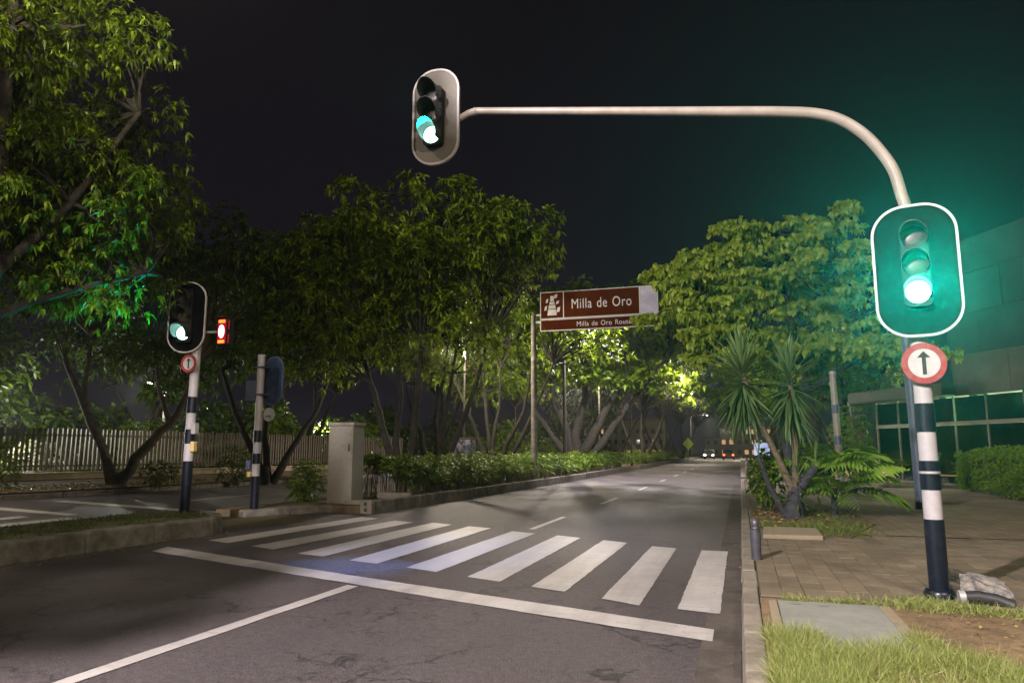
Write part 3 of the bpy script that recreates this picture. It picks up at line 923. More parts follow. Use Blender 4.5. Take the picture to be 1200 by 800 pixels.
def signal_light(parent, loc, energy, colour, aim, size=120, radius=0.08):
    ld = bpy.data.lights.new("signal_light", 'SPOT')
    ld.energy = energy
    ld.color = colour
    ld.spot_size = R(size)
    ld.spot_blend = 1.0
    ld.shadow_soft_size = radius
    o = bpy.data.objects.new("signal_light", ld)
    col.objects.link(o)
    o.parent = parent
    o.location = loc
    o.rotation_euler = Vector(aim).to_track_quat('-Z', 'Y').to_euler()
    return o

def bands(t, r_, zs):
    for z0, z1 in zs:
        part("black_band", MB().tube([(0, 0, z0), (0, 0, z1)], r_ + 0.003, 24), M['black_band'], t, True)

# --- near right signal with the long arm
B = Vector((1.70, 7.84, 0.15))
t = thing("traffic_signal", "tall signal with striped pole and long curved arm at the right pavement", "traffic light", B, 0, "traffic signals at the crossing")
part("pole", MB().tube([(0, 0, 0), (0, 0, 2.0), (0.0, 0, 3.68)], [0.083, 0.080, 0.076], 24), M['white_pole'], t, True)
bands(t, 0.083, ((0.02, 0.71), (0.98, 1.25), (1.52, 1.79)))
part("base_collar", MB().lathe([(0.135, -0.02), (0.135, 0.05), (0.12, 0.075), (0.10, 0.085)], 20), M['black_band'], t, True)
for z in (1.13, 2.46, 3.3):
    part("clamp_strap", MB().tube([(0, 0, z), (0, 0, z + 0.022)], 0.0905, 20), M['grey_steel'], t, True)
arm_pts = [(1.70, 7.84, 3.80), (1.69, 7.84, 3.86), (1.65, 7.84, 4.06), (1.60, 7.83, 4.29), (1.50, 7.83, 4.50), (1.35, 7.82, 4.71), (1.14, 7.80, 4.885), (0.90, 7.79, 4.985), (0.55, 7.78, 5.05), (0.0, 7.745, 5.118), (-1.0, 7.69, 5.242), (-2.84, 7.60, 5.47)]
def smooth_path(pts, rad, sub=5):
    P_ = [Vector(p) for p in pts]
    op, orr = [], []
    for i in range(len(P_) - 1):
        p0, p1, p2_, p3_ = P_[max(i - 1, 0)], P_[i], P_[i + 1], P_[min(i + 2, len(P_) - 1)]
        for k in range(sub):
            u_ = k / sub
            op.append(0.5 * ((2 * p1) + (p2_ - p0) * u_ + (2 * p0 - 5 * p1 + 4 * p2_ - p3_) * u_ ** 2 + (3 * p1 - p0 - 3 * p2_ + p3_) * u_ ** 3))
            orr.append(rad[i] * (1 - u_) + rad[i + 1] * u_)
    return op + [P_[-1]], orr + [rad[-1]]
ap, ar = smooth_path([Vector(p) - B for p in arm_pts], [0.056] * 9 + [0.053, 0.046, 0.040])
part("arm", MB().tube(ap, ar, 18), M['arm_steel'], t, True)
part("arm_bracket", MB().tube([Vector((-2.80, 7.60, 5.465)) - B, Vector((-2.92, 7.62, 5.46)) - B, Vector((-3.12, 7.66, 5.40)) - B], [0.046, 0.040, 0.036], 12), M['arm_steel'], t, True)
part("arm_bracket", MB().box(-5.06, -5.01, -0.145, -0.105, 4.93, 5.58), M['housing'], t)
h1 = signal_head(t, Vector((1.70, 7.70, 3.222)) - B, 0.745, 1.31, 0.108, 0.268, off=0.03, rad=0.30, border=0.024, rz=R(-13), visor_len=0.20)
h2 = signal_head(t, Vector((-3.33, 7.60, 5.465)) - B, 0.605, 1.215, 0.105, 0.245, 'board_lit', off=-0.03, border=0.024)
signal_light(t, Vector((1.70, 7.47, 2.985)) - B, SIG_R, TEAL, (-0.20, -1, 0.25), 106)
signal_light(t, Vector((-3.33, 7.37, 5.19)) - B, SIG_A, TEAL, (0.05, -1, 0.3), 90)

# --- left signal on the island
B = Vector((-10.40, 11.91, 0.285))
t = thing("traffic_signal", "signal on the raised island at left with a striped pole and green lamp", "traffic light", B, 0, "traffic signals at the crossing")
part("pole", MB().tube([(0, 0, 0), (0.02, 0, 1.8), (0.06, 0, 4.2)], [0.095, 0.092, 0.085], 20), M['white_pole'], t, True)
for z0, z1 in ((0.01, 1.0), (1.34, 1.62), (1.94, 2.26)):
    x0, x1 = 0.02 * z0 / 1.8, 0.02 * z1 / 1.8
    if z0 > 1.8:
        x0, x1 = 0.022, 0.028
    part("black_band", MB().tube([(x0, 0, z0), (x1, 0, z1)], 0.0985, 20), M['black_band'], t, True)
part("push_button", MB().box(0.10, 0.20, -0.09, 0.03, 1.52, 1.74), M['white_pole'], t, bevel=0.015)
part("push_button", MB().box(0.10, 0.19, -0.085, 0.025, 1.18, 1.38), M['ramp_yellow'], t, bevel=0.015)
signal_head(t, (-0.10, -0.16, 3.85), 0.78, 1.45, 0.135, 0.36, off=0.02, rz=R(13), border=0.028, visor_len=0.33)
signal_light(t, (-0.10, -0.60, 3.5), SIG_L, TEAL, (0.0, -1, 0.42), 100)
# pedestrian signal showing red, bracketed behind the board
pr = part("pedestrian_head", MB().box(0.46, 0.70, 0.05, 0.28, 3.28, 3.84), M['housing'], t, bevel=0.02)
part("bracket", MB().tube([(0.03, 0, 3.56), (0.47, 0.12, 3.56)], 0.025, 8), M['grey_steel'], t)
part("red_lens", MB().prism(circle(0.068, 20, 0.58, 3.56, 0.135), 0.030, 0.0445, 'y'), M['lens_red_hot'], pr)
for z in (3.355, 3.765):
    part("lit_panel", MB().box(0.505, 0.655, 0.036, 0.0445, z - 0.03, z + 0.03), M['lens_amber_lit'], pr)
part("red_panel", MB().prism(rrect(0.19, 0.50, 0.03, 8, 0.58, 3.56), 0.045, 0.0499, 'y'), M['lens_red'], pr)
for z in (3.42, 3.70):
    part("side_glow_strip", MB().box(0.7005, 0.706, 0.09, 0.11, z - 0.09, z + 0.09), M['red_glow_dim'], pr)  # red strips on the housing side, made to glow by themselves
part("hood", MB().box(0.45, 0.71, -0.10, 0.05, 3.842, 3.855), M['housing'], pr)

# --- pole in the gap carrying the back of another signal
B = Vector((-10.80, 14.60, 0.02))
t = thing("traffic_signal", "slim striped pole beside the cabinet carrying a signal seen from behind", "traffic light", B, 0, "traffic signals at the crossing")
part("pole", MB().tube([(0, 0, 0), (0, 0, 3.72)], [0.09, 0.085], 20), M['white_pole'], t, True)
bands(t, 0.09, ((0.0, 0.88), (1.16, 1.40), (1.66, 1.93)))
bk = part("backboard", MB().prism(rrect(0.62, 1.15, 0.29), 0.10, 0.125, 'y'), M['board_back'], t, loc=(0.26, 0, 3.1), rot=(0, 0, R(-14)))
part("border", MB().ring(rrect(0.64, 1.17, 0.30), rrect(0.58, 1.11, 0.27), 0.095, 0.13, 'y'), M['blue_grey'], bk)
part("housing", MB().prism(rrect(0.28, 0.98, 0.05), 0.126, 0.27, 'y'), M['housing'], bk)
part("side_housing", MB().box(-0.42, -0.12, 0.0, 0.22, 2.62, 3.12), M['blue_grey'], t, bevel=0.03)
for z in (2.75, 3.4):
    part("clamp_strap", MB().box(-0.11, 0.16, -0.10, 0.11, z, z + 0.04), M['blue_grey'], t)
part("push_button", MB().box(-0.18, -0.07, -0.16, -0.06, 1.02, 1.25), M['blue_grey'], t, bevel=0.02)
part("push_button", MB().box(-0.16, -0.06, -0.15, -0.06, 0.86, 0.98), M['ramp_yellow'], t, bevel=0.02)

# --- round straight-ahead signs
def ahead_sign(loc, d, label, rz=0.0, back=False):
    s = thing("straight_ahead_sign", label, "sign", loc, rz, "round signs on signal poles")
    r_ = d / 2
    part("disc", MB().prism(circle(r_, 40), -0.004, 0.006, 'y'), M['sign_white'] if not back else M['grey_steel'], s)
    if not back:
        part("red_ring", MB().ring(circle(r_ + 0.002, 40), circle(r_ * 0.72, 40), -0.0065, 0.0065, 'y'), M['sign_red'], s)
        a = r_
        part("arrow", MB().prism([(-0.09 * a, -0.56 * a), (0.09 * a, -0.56 * a), (0.09 * a, 0.28 * a), (0.30 * a, 0.28 * a), (0.0, 0.60 * a), (-0.30 * a, 0.28 * a), (-0.09 * a, 0.28 * a)], -0.0068, -0.0041, 'y'), M['sign_black'], s)
    part("bracket", MB().box(-0.06, 0.06, 0.0065, 0.05, -0.03, 0.03), M['grey_steel'], s)
    return s
ahead_sign((1.70, 7.706, 2.315), 0.385, "round red-ringed sign with an up arrow on the near right pole")
ahead_sign((-10.40, 11.76, 3.20), 0.36, "round red-ringed sign with an up arrow on the left island pole")
ahead_sign((-10.62, 14.74, 2.33), 0.32, "pale disc seen from behind on the slim pole near the cabinet", R(180), True)

# ================================================================ ROAD SIGN "Milla de Oro"
sg = thing("road_sign", "large brown overhead sign with white lettering on a pale pole", "road sign", (-8.45, 30.3, 0.15))
part("pole", MB().tube([(0, 0, 0), (0, 0, 4.0), (0, 0, 7.2)], [0.14, 0.125, 0.11], 16), M['concrete_pole'], sg, True)
part("arm", MB().tube([(0, 0, 6.9), (5.1, -0.05, 6.9)], 0.06, 10), M['grey_steel'], sg, True)
part("arm", MB().tube([(0, 0, 7.2), (5.1, -0.05, 7.4)], 0.05, 10), M['grey_steel'], sg, True)
SX, SZ0 = 0.35, 6.45
pn = part("upper_panel", MB().box(SX, SX + 5.08, -0.16, -0.12, SZ0 + 0.53, SZ0 + 1.72), M['sign_brown'], sg)
pl = part("lower_panel", MB().box(SX, SX + 5.08, -0.16, -0.12, SZ0, SZ0 + 0.50), M['sign_brown'], sg)
def frame2(parent, x0, x1, z0, z1, b=0.035):
    o = [(x0, z0), (x1, z0), (x1, z1), (x0, z1)]
    i = [(x0 + b, z0 + b), (x1 - b, z0 + b), (x1 - b, z1 - b), (x0 + b, z1 - b)]
    return part("white_frame", MB().ring(o, i, -0.166, -0.118, 'y'), M['sign_letter'], parent)
frame2(pn, SX - 0.005, SX + 5.085, SZ0 + 0.525, SZ0 + 1.725)
frame2(pl, SX - 0.005, SX + 5.085, SZ0 - 0.005, SZ0 + 0.505)
part("divider", MB().box(SX + 1.02, SX + 1.06, -0.165, -0.159, SZ0 + 0.56, SZ0 + 1.69), M['sign_letter'], pn)
part("divider", MB().box(SX + 4.30, SX + 4.34, -0.165, -0.159, SZ0 + 0.56, SZ0 + 1.69), M['sign_letter'], pn)
part("pale_panel", MB().box(SX + 4.345, SX + 5.045, -0.164, -0.1595, SZ0 + 0.56, SZ0 + 1.69), M['sign_pale'], pn)
# pictogram: a tower of blocks widening downward with small blocks beside it
gx, gz = SX + 0.53, SZ0 + 0.68
for k, (w0, w1, z0, z1) in enumerate(((0.21, 0.185, 0.0, 0.26), (0.165, 0.14, 0.29, 0.46), (0.12, 0.10, 0.49, 0.60), (0.085, 0.07, 0.63, 0.86))):
    part("pictogram_block", MB().prism([(gx - w0, gz + z0), (gx + w0, gz + z0), (gx + w1, gz + z1), (gx - w1, gz + z1)], -0.1648, -0.1595, 'y'), M['sign_letter'], pn)
for x_, z_, w_, h_ in ((-0.30, 0.22, 0.10, 0.22), (-0.24, 0.55, 0.09, 0.2), (0.27, 0.12, 0.13, 0.25), (0.23, 0.48, 0.12, 0.17), (0.15, 0.74, 0.14, 0.2)):
    part("pictogram_block", MB().prism([(gx + x_ - w_ / 2, gz + z_), (gx + x_ + w_ / 2, gz + z_ + 0.03), (gx + x_ + w_ / 2 + 0.03, gz + z_ + h_), (gx + x_ - w_ / 2 + 0.03, gz + z_ + h_ - 0.04)], -0.1648, -0.1595, 'y'), M['sign_letter'], pn)

def text_part(name, body, size, x0, x1, z, parent, mat, y, off=0.012):
    cu = bpy.data.curves.new(name, 'FONT')
    cu.body = body
    cu.size = size
    cu.offset = off
    cu.extrude = 0.002
    cu.resolution_u = 4
    cu.space_character = 1.08
    cu.space_word = 1.25
    cu.align_x = 'CENTER'
    o = bpy.data.objects.new(name, cu)
    col.objects.link(o)
    bpy.context.view_layer.update()
    me = bpy.data.meshes.new_from_object(o)
    bpy.data.objects.remove(o)
    xs = [v.co.x for v in me.vertices]
    sx = (x1 - x0) / (max(xs) - min(xs))
    cx = (max(xs) + min(xs)) / 2
    for v in me.vertices:
        v.co.x = (v.co.x - cx) * sx
    # one part per letter: islands whose x ranges overlap (an i and its dot) stay together
    nb = [set() for _ in me.vertices]
    for f in me.polygons:
        for a in f.vertices:
            nb[a].update(f.vertices)
    seen, isl = set(), []
    for i in range(len(nb)):
        if i in seen:
            continue
        stack, comp = [i], []
        seen.add(i)
        while stack:
            a = stack.pop()
            comp.append(a)
            for b in nb[a]:
                if b not in seen:
                    seen.add(b)
                    stack.append(b)
        isl.append(comp)
    rngs = sorted([[min(me.vertices[a].co.x for a in c), max(me.vertices[a].co.x for a in c), set(c)] for c in isl], key=lambda q: q[0])
    groups = []
    for q in rngs:
        if groups and q[0] < groups[-1][1] - 0.004:
            groups[-1][1] = max(groups[-1][1], q[1])
            groups[-1][2] |= q[2]
        else:
            groups.append(q)
    for g0, g1, vs in groups:
        idx = {a: k for k, a in enumerate(sorted(vs))}
        m2 = bpy.data.meshes.new("letter")
        m2.from_pydata([tuple(me.vertices[a].co) for a in sorted(vs)], [], [tuple(idx[a] for a in f.vertices) for f in me.polygons if f.vertices[0] in vs])
        m2.materials.append(mat)
        link("letter", m2, parent, ((x0 + x1) / 2, y, z), (R(90), 0, 0))
text_part("lettering", "Milla de Oro", 0.62, SX + 1.40, SX + 3.98, SZ0 + 0.93, pn, M['sign_letter'], -0.1625, 0.0)
text_part("lettering", "Milla de Oro Route", 0.30, SX + 1.62, SX + 3.95, SZ0 + 0.15, pl, M['sign_letter'], -0.1625, 0.0)

# ================================================================ STREET FURNITURE
# cabinet on the median end
cb = thing("utility_cabinet", "tall grey utility cabinet on the end of the planted median", "cabinet", (-9.86, 17.05, 0.15), R(3))
part("body", MB().box(-0.34, 0.34, -0.33, 0.33, 0.0, 1.97), M['cabinet'], cb, bevel=0.012)
part("roof", MB().box(-0.375, 0.375, -0.365, 0.365, 1.972, 2.055), M['cabinet'], cb, bevel=0.015)
dr = part("upper_door", MB().box(-0.30, 0.31, -0.345, -0.3305, 0.83, 1.93), M['cabinet'], cb, bevel=0.005)
part("lower_door", MB().box(-0.30, 0.31, -0.345, -0.3305, 0.05, 0.80), M['cabinet'], cb, bevel=0.005)
part("handle", MB().box(0.235, 0.26, -0.362, -0.3452, 1.32, 1.50), M['housing'], dr)
for k in range(3):
    part("louvre", MB().box(-0.20, 0.08, -0.353, -0.3452, 1.02 + k * 0.06, 1.035 + k * 0.06), M['cabinet'], dr)
part("plinth", MB().box(-0.42, 0.42, -0.40, 0.40, -0.10, -0.001), M['kerb_dark'], cb, bevel=0.02)

# loose kerb blocks near the median end
def block(loc, size, rz, label, mat='kerb', seed=1):
    o = part("concrete_block", MB().box(-size[0] / 2, size[0] / 2, -size[1] / 2, size[1] / 2, 0, size[2]), M[mat], None, bevel=0.02, loc=loc, rot=(0, R(1.5), rz))
    return tag(o, label, "block", "loose concrete blocks on the median")
block((-9.35, 18.9, 0.15), (0.95, 0.3, 0.17), R(14), "loose pale concrete block lying in front of the hedge")
block((-9.15, 16.55, 0.15), (0.75, 0.28, 0.10), R(30), "low concrete block between the cabinet and the hollow kerb")
hk = thing("hollow_block", "hollow concrete block with two holes capping the median kerb", "block", (-8.55, 15.74, 0.0), R(-4))
out = [(-0.16, 0.0), (0.16, 0.0), (0.16, 0.33), (-0.16, 0.33)]
part("block_face", MB().box(-0.16, 0.16, 0.015, 0.16, 0.0, 0.325), M['kerb'], hk, bevel=0.015)
for z in (0.095, 0.235):
    part("hole_rim", MB().ring(circle(0.062, 18, 0, z), circle(0.047, 18, 0, z), -0.004, 0.0149, 'y'), M['kerb'], hk)
    part("hole", MB().prism(circle(0.0468, 18, 0, z), 0.006, 0.0148, 'y'), M['interior_dark'], hk)

# bollard on the right kerb
bo = thing("bollard", "short dark metal bollard with a domed head standing at the near kerb", "bollard", (0.13, 9.86, 0.15), 0, "bollards on the right kerb")
part("post", MB().lathe([(0.062, -0.01), (0.062, 0.05), (0.066, 0.30), (0.060, 0.36)], 18), M['bollard'], bo, True)
part("neck_ring", MB().lathe([(0.048, 0.361), (0.052, 0.372), (0.052, 0.388), (0.046, 0.396)], 18), M['bollard'], bo, True)
part("head", MB().lathe([(0.042, 0.397), (0.050, 0.42), (0.046, 0.46), (0.028, 0.492), (0.008, 0.50)], 18), M['bollard'], bo, True)
b2 = thing("bollard", "distant thin dark post standing at the right kerb past the yucca", "bollard", (0.24, 37.0, 0.15), 0, "bollards on the right kerb")
part("post", MB().lathe([(0.09, -0.01), (0.09, 0.1), (0.07, 0.12), (0.07, 0.92), (0.05, 0.96)], 12), M['bollard'], b2, True)
part("base_foot", MB().box(-0.45, 0.12, -0.12, 0.12, 0.0, 0.07), M['bollard'], b2)

# access cover slab in the verge with its rim
ac = thing("access_cover", "grey concrete access cover set in the grass at the kerb", "cover", (0.66, 6.45, 0.135))
part("cover", MB().box(-0.40, 0.42, -0.78, 0.78, -0.02, 0.028), M['slab'], ac, bevel=0.008)
for x0, x1, y0, y1 in ((0.427, 0.52, -0.84, 0.80), (-0.48, -0.407, -0.84, 0.80)):
    part("rim", MB().box(x0, x1, y0, y1, -0.03, 0.022), M['slab_warm'], ac, bevel=0.008)
for k, (x0, x1) in enumerate(((-0.36, -0.17), (-0.13, 0.06))):
    part("lifting_slot", MB().box(x0 + 0.06, x0 + 0.14, 0.62 - k * 0.02, 0.635 - k * 0.02, 0.0275, 0.0287), M['joint'], ac)
ac2 = thing("access_cover", "low concrete slab edging the yucca bed behind the bollard", "cover", (0.72, 12.85, 0.15))
part("cover", MB().prism([(-0.45, -0.66), (0.42, -0.62), (0.44, 0.60), (-0.40, 0.62)], -0.01, 0.06), M['slab_warm'], ac2, bevel=0.012)

# granite block and pipe stub at the signal base
gb = bpy.data.meshes.new("granite_block")
bm = bmesh.new()
bmesh.ops.create_cube(bm, size=1.0)
for v in bm.verts:
    v.co.x *= 0.60; v.co.y *= 0.30; v.co.z *= 0.20
    if v.co.x > 0 and v.co.z > 0:
        v.co.x -= 0.10; v.co.z -= 0.06
bmesh.ops.subdivide_edges(bm, edges=bm.edges[:], cuts=5, use_grid_fill=True)
rg = random.Random(8)
for v in bm.verts:
    v.co += Vector((rg.uniform(-1, 1), rg.uniform(-1, 1), rg.uniform(-1, 1))) * 0.010
bm.to_mesh(gb); bm.free()
gb.materials.append(M['stone'])
o = link("granite_block", gb, None, (2.10, 8.20, 0.245), (0, R(4), R(-6)))
tag(o, "rough granite block lying beside the base of the signal pole", "stone")
pp = thing("pipe_stub", "short black pipe bent along the ground at the signal base", "pipe", (1.83, 7.62, 0.17))
part("pipe", MB().tube([(0.0, 0.0, 0.035), (0.12, 0.0, 0.045), (0.26, -0.01, 0.03), (0.38, -0.06, -0.01)], [0.052, 0.052, 0.050, 0.048], 14), M['rubber'], pp, True)
part("rim", MB().tube([(-0.03, 0, 0.033), (0.02, 0, 0.036)], 0.060, 14), M['grey_steel'], pp, True)

# second grey pole with a green bin
p2 = thing("utility_pole", "slate grey pole standing on the pavement behind the right signal", "pole", (3.95, 19.25, 0.15))
part("pole", MB().tube([(0, 0, 0), (-0.05, 0, 4.6)], [0.125, 0.11], 16), M['blue_grey'], p2, True)
part("base_sleeve", MB().tube([(0, 0, -0.01), (0, 0, 0.16)], 0.14, 16), M['black_band'], p2, True)
bn = thing("litter_bin", "green litter bin hanging on the slate grey pole", "bin", (4.16, 19.12, 0.75))
part("body", MB().add([(-0.13, -0.12, 0), (0.13, -0.12, 0), (0.13, 0.12, 0), (-0.13, 0.12, 0), (-0.19, -0.16, 0.62), (0.19, -0.16, 0.62), (0.19, 0.16, 0.62), (-0.19, 0.16, 0.62)],
     [(0, 3, 2, 1), (4, 5, 6, 7), (0, 1, 5, 4), (1, 2, 6, 5), (2, 3, 7, 6), (3, 0, 4, 7)]), M['bin'], bn, bevel=0.02)
part("lid", MB().box(-0.22, 0.22, -0.19, 0.19, 0.622, 0.70), M['rubber'], bn, bevel=0.02)
part("sticker", MB().prism(circle(0.11, 20, 0, 0.22), -0.166, -0.15, 'y'), M['sign_white'], bn, rot=(R(-4), 0, 0))
p3 = thing("utility_pole", "thin pale pole behind the yucca fronds", "pole", (2.72, 23.0, 0.15))
part("pole", MB().tube([(0, 0, 0), (-0.06, 0, 3.55)], [0.10, 0.085], 14), M['arm_steel'], p3, True)
part("cap", MB().tube([(-0.06, 0, 3.551), (-0.06, 0, 3.62)], 0.10, 14), M['grey_steel'], p3)
for z in (0.6, 1.5, 2.4):
    part("label_band", MB().tube([(-0.017 * z, 0, z), (-0.017 * z, 0, z + 0.25)], 0.1015, 14), M['blue_grey'], p3, True)
p4 = thing("concrete_post", "bare leaning concrete post at the left end of the low building", "post", (5.35, 37.2, 0.15))
part("post", MB().add([(-0.26, -0.2, 0), (0.26, -0.2, 0), (0.26, 0.2, 0), (-0.26, 0.2, 0), (-0.42, -0.12, 3.9), (-0.12, -0.12, 3.9), (-0.12, 0.12, 3.9), (-0.42, 0.12, 3.9)],
     [(0, 3, 2, 1), (4, 5, 6, 7), (0, 1, 5, 4), (1, 2, 6, 5), (2, 3, 7, 6), (3, 0, 4, 7)]), M['concrete_pole'], p4, bevel=0.03)
part("hook", MB().tube([(-0.3, 0, 3.9), (-0.34, 0, 4.05), (-0.44, 0, 4.12)], 0.025, 6), M['rubber'], p4)
ub = thing("utility_box", "small pale box with dark scrawls standing behind the hedge", "box", (-10.4, 27.0, 0.15), R(-10))
part("body", MB().box(-0.42, 0.42, -0.2, 0.2, 0.0, 1.75), M['graffiti'], ub, bevel=0.02)
part("lid", MB().box(-0.45, 0.45, -0.23, 0.23, 1.752, 1.82), M['kerb'], ub, bevel=0.01)
st = thing("white_stone", "pale rock lying at the foot of the fence wall", "stone", (-19.8, 27.4, 0.2))
gm = bpy.data.meshes.new("rock")
bm = bmesh.new()
bmesh.ops.create_icosphere(bm, subdivisions=3, radius=0.42)
for v in bm.verts:
    n_ = math.sin(v.co.x * 9 + 1) * math.cos(v.co.y * 8) * 0.06 + rg.uniform(-0.02, 0.02)
    v.co *= 1 + n_
    v.co.z *= 1.1
    v.co.z += 0.28
bm.to_mesh(gm); bm.free()
gm.materials.append(M['kerb'])
link("rock", gm, st)

# ================================================================ FENCE
fa, fb = Vector((-25.9, 14.0)), Vector((-22.2, 46.0))
fd = (fb - fa); fl = fd.length; fd.normalize()
fang = math.atan2(fd.y, fd.x)
fw = thing("fence_wall", "low ochre plinth wall running under the picket fence", "wall", (fa.x, fa.y, 0.0), fang)
n = 16
for k in range(n):
    part("wall_block", MB().box(k * fl / n + 0.006, (k + 1) * fl / n - 0.006, -0.15, 0.15, 0.15, 0.60), M['wall'], fw, bevel=0.01)
part("coping", MB().box(0, fl, -0.19, 0.19, 0.602, 0.66), M['wall'], fw, bevel=0.01)
fe = thing("picket_fence", "long pale fence of upright pickets above the low wall", "fence", (fa.x, fa.y, 0.66), fang)
pk = MB().add([(-0.045, -0.03, 0.08), (0.045, -0.03, 0.08), (0.045, 0.03, 0.08), (-0.045, 0.03, 0.08), (-0.045, -0.03, 1.66), (0.045, -0.03, 1.66), (0.045, 0.03, 1.66), (-0.045, 0.03, 1.66)],
     [(0, 3, 2, 1), (4, 5, 6, 7), (0, 1, 5, 4), (1, 2, 6, 5), (2, 3, 7, 6), (3, 0, 4, 7)]).mesh("picket", M['picket'])
n = int(fl / 0.19)
rnd = random.Random(11)
for k in range(n):
    o = link("picket", pk, fe, (0.1 + k * 0.19, rnd.uniform(-0.006, 0.006), rnd.uniform(-0.012, 0.012)), (rnd.uniform(-0.012, 0.012), rnd.uniform(-0.01, 0.01), 0))
for z in (0.22, 1.38):
    part("rail", MB().box(0, fl, 0.031, 0.07, z, z + 0.06), M['picket'], fe)

# ================================================================ BUILDING ON THE RIGHT
bang = math.atan2(-0.891, 0.454)
bl = thing("glass_front_building", "low building with glazed ground floor and concrete panel upper storey at right", "building", (5.7, 34.8, 0.15), bang)
UE = 15.0
part("floor", MB().box(0.0, UE, 0.05, 7.0, 0.0, 0.06), M['interior_dark'], bl)
part("back_wall", MB().box(0.0, UE, 6.9, 7.1, 0.061, 3.34), M['interior'], bl)
part("side_wall", MB().box(-0.2, -0.005, 0.3, 7.1, 0.0, 3.34), M['interior'], bl)
part("canopy_slab", MB().box(-0.6, 4.9, -0.9, 7.2, 3.345, 3.80), M['concrete'], bl, bevel=0.02)
part("canopy_slab", MB().box(4.91, UE, 0.06, 7.2, 3.345, 3.60), M['concrete'], bl)
# upper storey clad in panels
for r_, (z0, z1) in enumerate(((3.30, 4.75), (4.765, 6.2), (6.215, 7.65), (7.665, 8.9))):
    u = 4.92 - (0.0 if r_ % 2 else 0.0)
    w = 2.5
    k = 0
    while u < UE:
        u1 = min(u + (w if not (k == 0 and r_ % 2) else w * 0.55), UE)
        part("concrete_panel", MB().box(u + 0.008, u1 - 0.008, -0.42 + (0.01 if (k + r_) % 2 else 0.0), -0.25, z0, z1), M['concrete' if r_ < 1 else 'concrete_unlit'], bl, bevel=0.008)
        u = u1
        k += 1
part("upper_wall", MB().box(4.95, UE, -0.245, 7.0, 3.61, 8.85), M['concrete_unlit'], bl)
part("side_panel", MB().box(4.86, 4.915, -0.43, 7.0, 3.82, 8.9), M['concrete_unlit'], bl)
# glazing: two rows of panes between mullions
us = [0.0, 1.35, 2.9, 4.4, 5.9, 7.5, 9.1, 10.8, 12.5, UE]
for k in range(len(us) - 1):
    for z0, z1 in ((0.12, 2.26), (2.40, 3.28)):
        part("pane", MB().box(us[k] + 0.026, us[k + 1] - 0.026, -0.006, 0.006, z0, z1), M['glass'], bl)
for u in us:
    part("mullion", MB().box(u - 0.024, u + 0.024, -0.05, 0.05, 0.065, 3.34), M['frame'], bl)
part("transom", MB().box(0.0, UE, -0.085, -0.0505, 2.27, 2.40), M['frame'], bl)
part("sill", MB().box(0.0, UE, -0.085, -0.0505, 0.03, 0.13), M['frame'], bl)
for u in (2.2, 3.7, 5.2, 7.9, 11.2):
    part("column", MB().box(u - 0.19, u + 0.19, 0.12, 0.5, 0.062, 3.34), M['column'], bl, bevel=0.01)
for u, v, w, h in ((0.4, 4.2, 1.5, 1.0), (2.8, 4.2, 1.0, 1.6), (4.3, 3.4, 0.8, 1.35), (6.4, 3.0, 1.3, 1.1)):
    part("counter", MB().box(u, u + w, v, v + 0.6, 0.062, h), M['interior_dark'], bl, bevel=0.02)
part("partition", MB().box(2.6, 8.6, 4.6, 4.72, 0.062, 3.34), M['interior'], bl)
def small_light(parent, loc, energy, colour, radius=0.1, name="ceiling_light"):
    ld = bpy.data.lights.new(name, 'POINT')
    ld.energy = energy; ld.color = colour; ld.shadow_soft_size = radius
    o = bpy.data.objects.new(name, ld)
    col.objects.link(o); o.parent = parent; o.location = loc
    return o
for u, v in ((1.6, 3.2), (2.15, 3.4)):
    part("pendant_lamp", MB().lathe([(0.02, 0.14), (0.09, 0.08), (0.12, 0.0), (0.10, -0.05), (0.02, -0.09)], 12, (u, v, 2.75)), M['lamp_pend'], bl, True)
small_light(bl, (1.9, 3.2, 2.5), 380, (1.0, 0.55, 0.15))
for u in (3.6, 5.7):
    part("ceiling_panel", MB().box(u - 0.5, u + 0.5, 1.8, 2.1, 3.28, 3.33), M['lamp_tube'], bl)
    small_light(bl, (u, 1.95, 3.1), 520, (0.70, 1.0, 0.62))
# ramp and steps before the glass front
rp = thing("entrance_ramp", "curved yellowish ramp and steps before the glass front", "ramp", (5.3, 33.6, 0.15), bang)
part("ramp_wall", MB().add([(0.2, -1.6, 0.35), (3.2, -1.9, 0.30), (3.2, -1.7, 0.62), (0.2, -1.4, 0.95), (0.2, -1.3, 0.35), (3.2, -1.6, 0.30), (3.2, -1.55, 0.62), (0.2, -1.25, 0.95)],
     [(0, 1, 2, 3), (4, 7, 6, 5), (0, 4, 5, 1), (3, 2, 6, 7), (0, 3, 7, 4), (1, 5, 6, 2)]), M['ramp_yellow'], rp, bevel=0.03)
for k in range(3):
    part("step", MB().box(0.1, 3.4, -2.4 + k * 0.3, -2.09 + k * 0.3, 0.0, 0.12 + 0.11 * k), M['kerb'], rp, bevel=0.01)
wb = thing("wooden_bench", "long low wooden bench standing before the glazed wall", "bench", (7.3, 29.9, 0.15), bang)
for k in range(3):
    part("slat", MB().box(-1.1, 1.1, -0.24 + k * 0.16, -0.10 + k * 0.16, 0.42, 0.46), M['ramp_yellow'], wb, bevel=0.005)
for x_ in (-0.95, 0.95):
    part("leg", MB().box(x_ - 0.05, x_ + 0.05, -0.22, 0.2, 0.0, 0.418), M['frame'], wb)

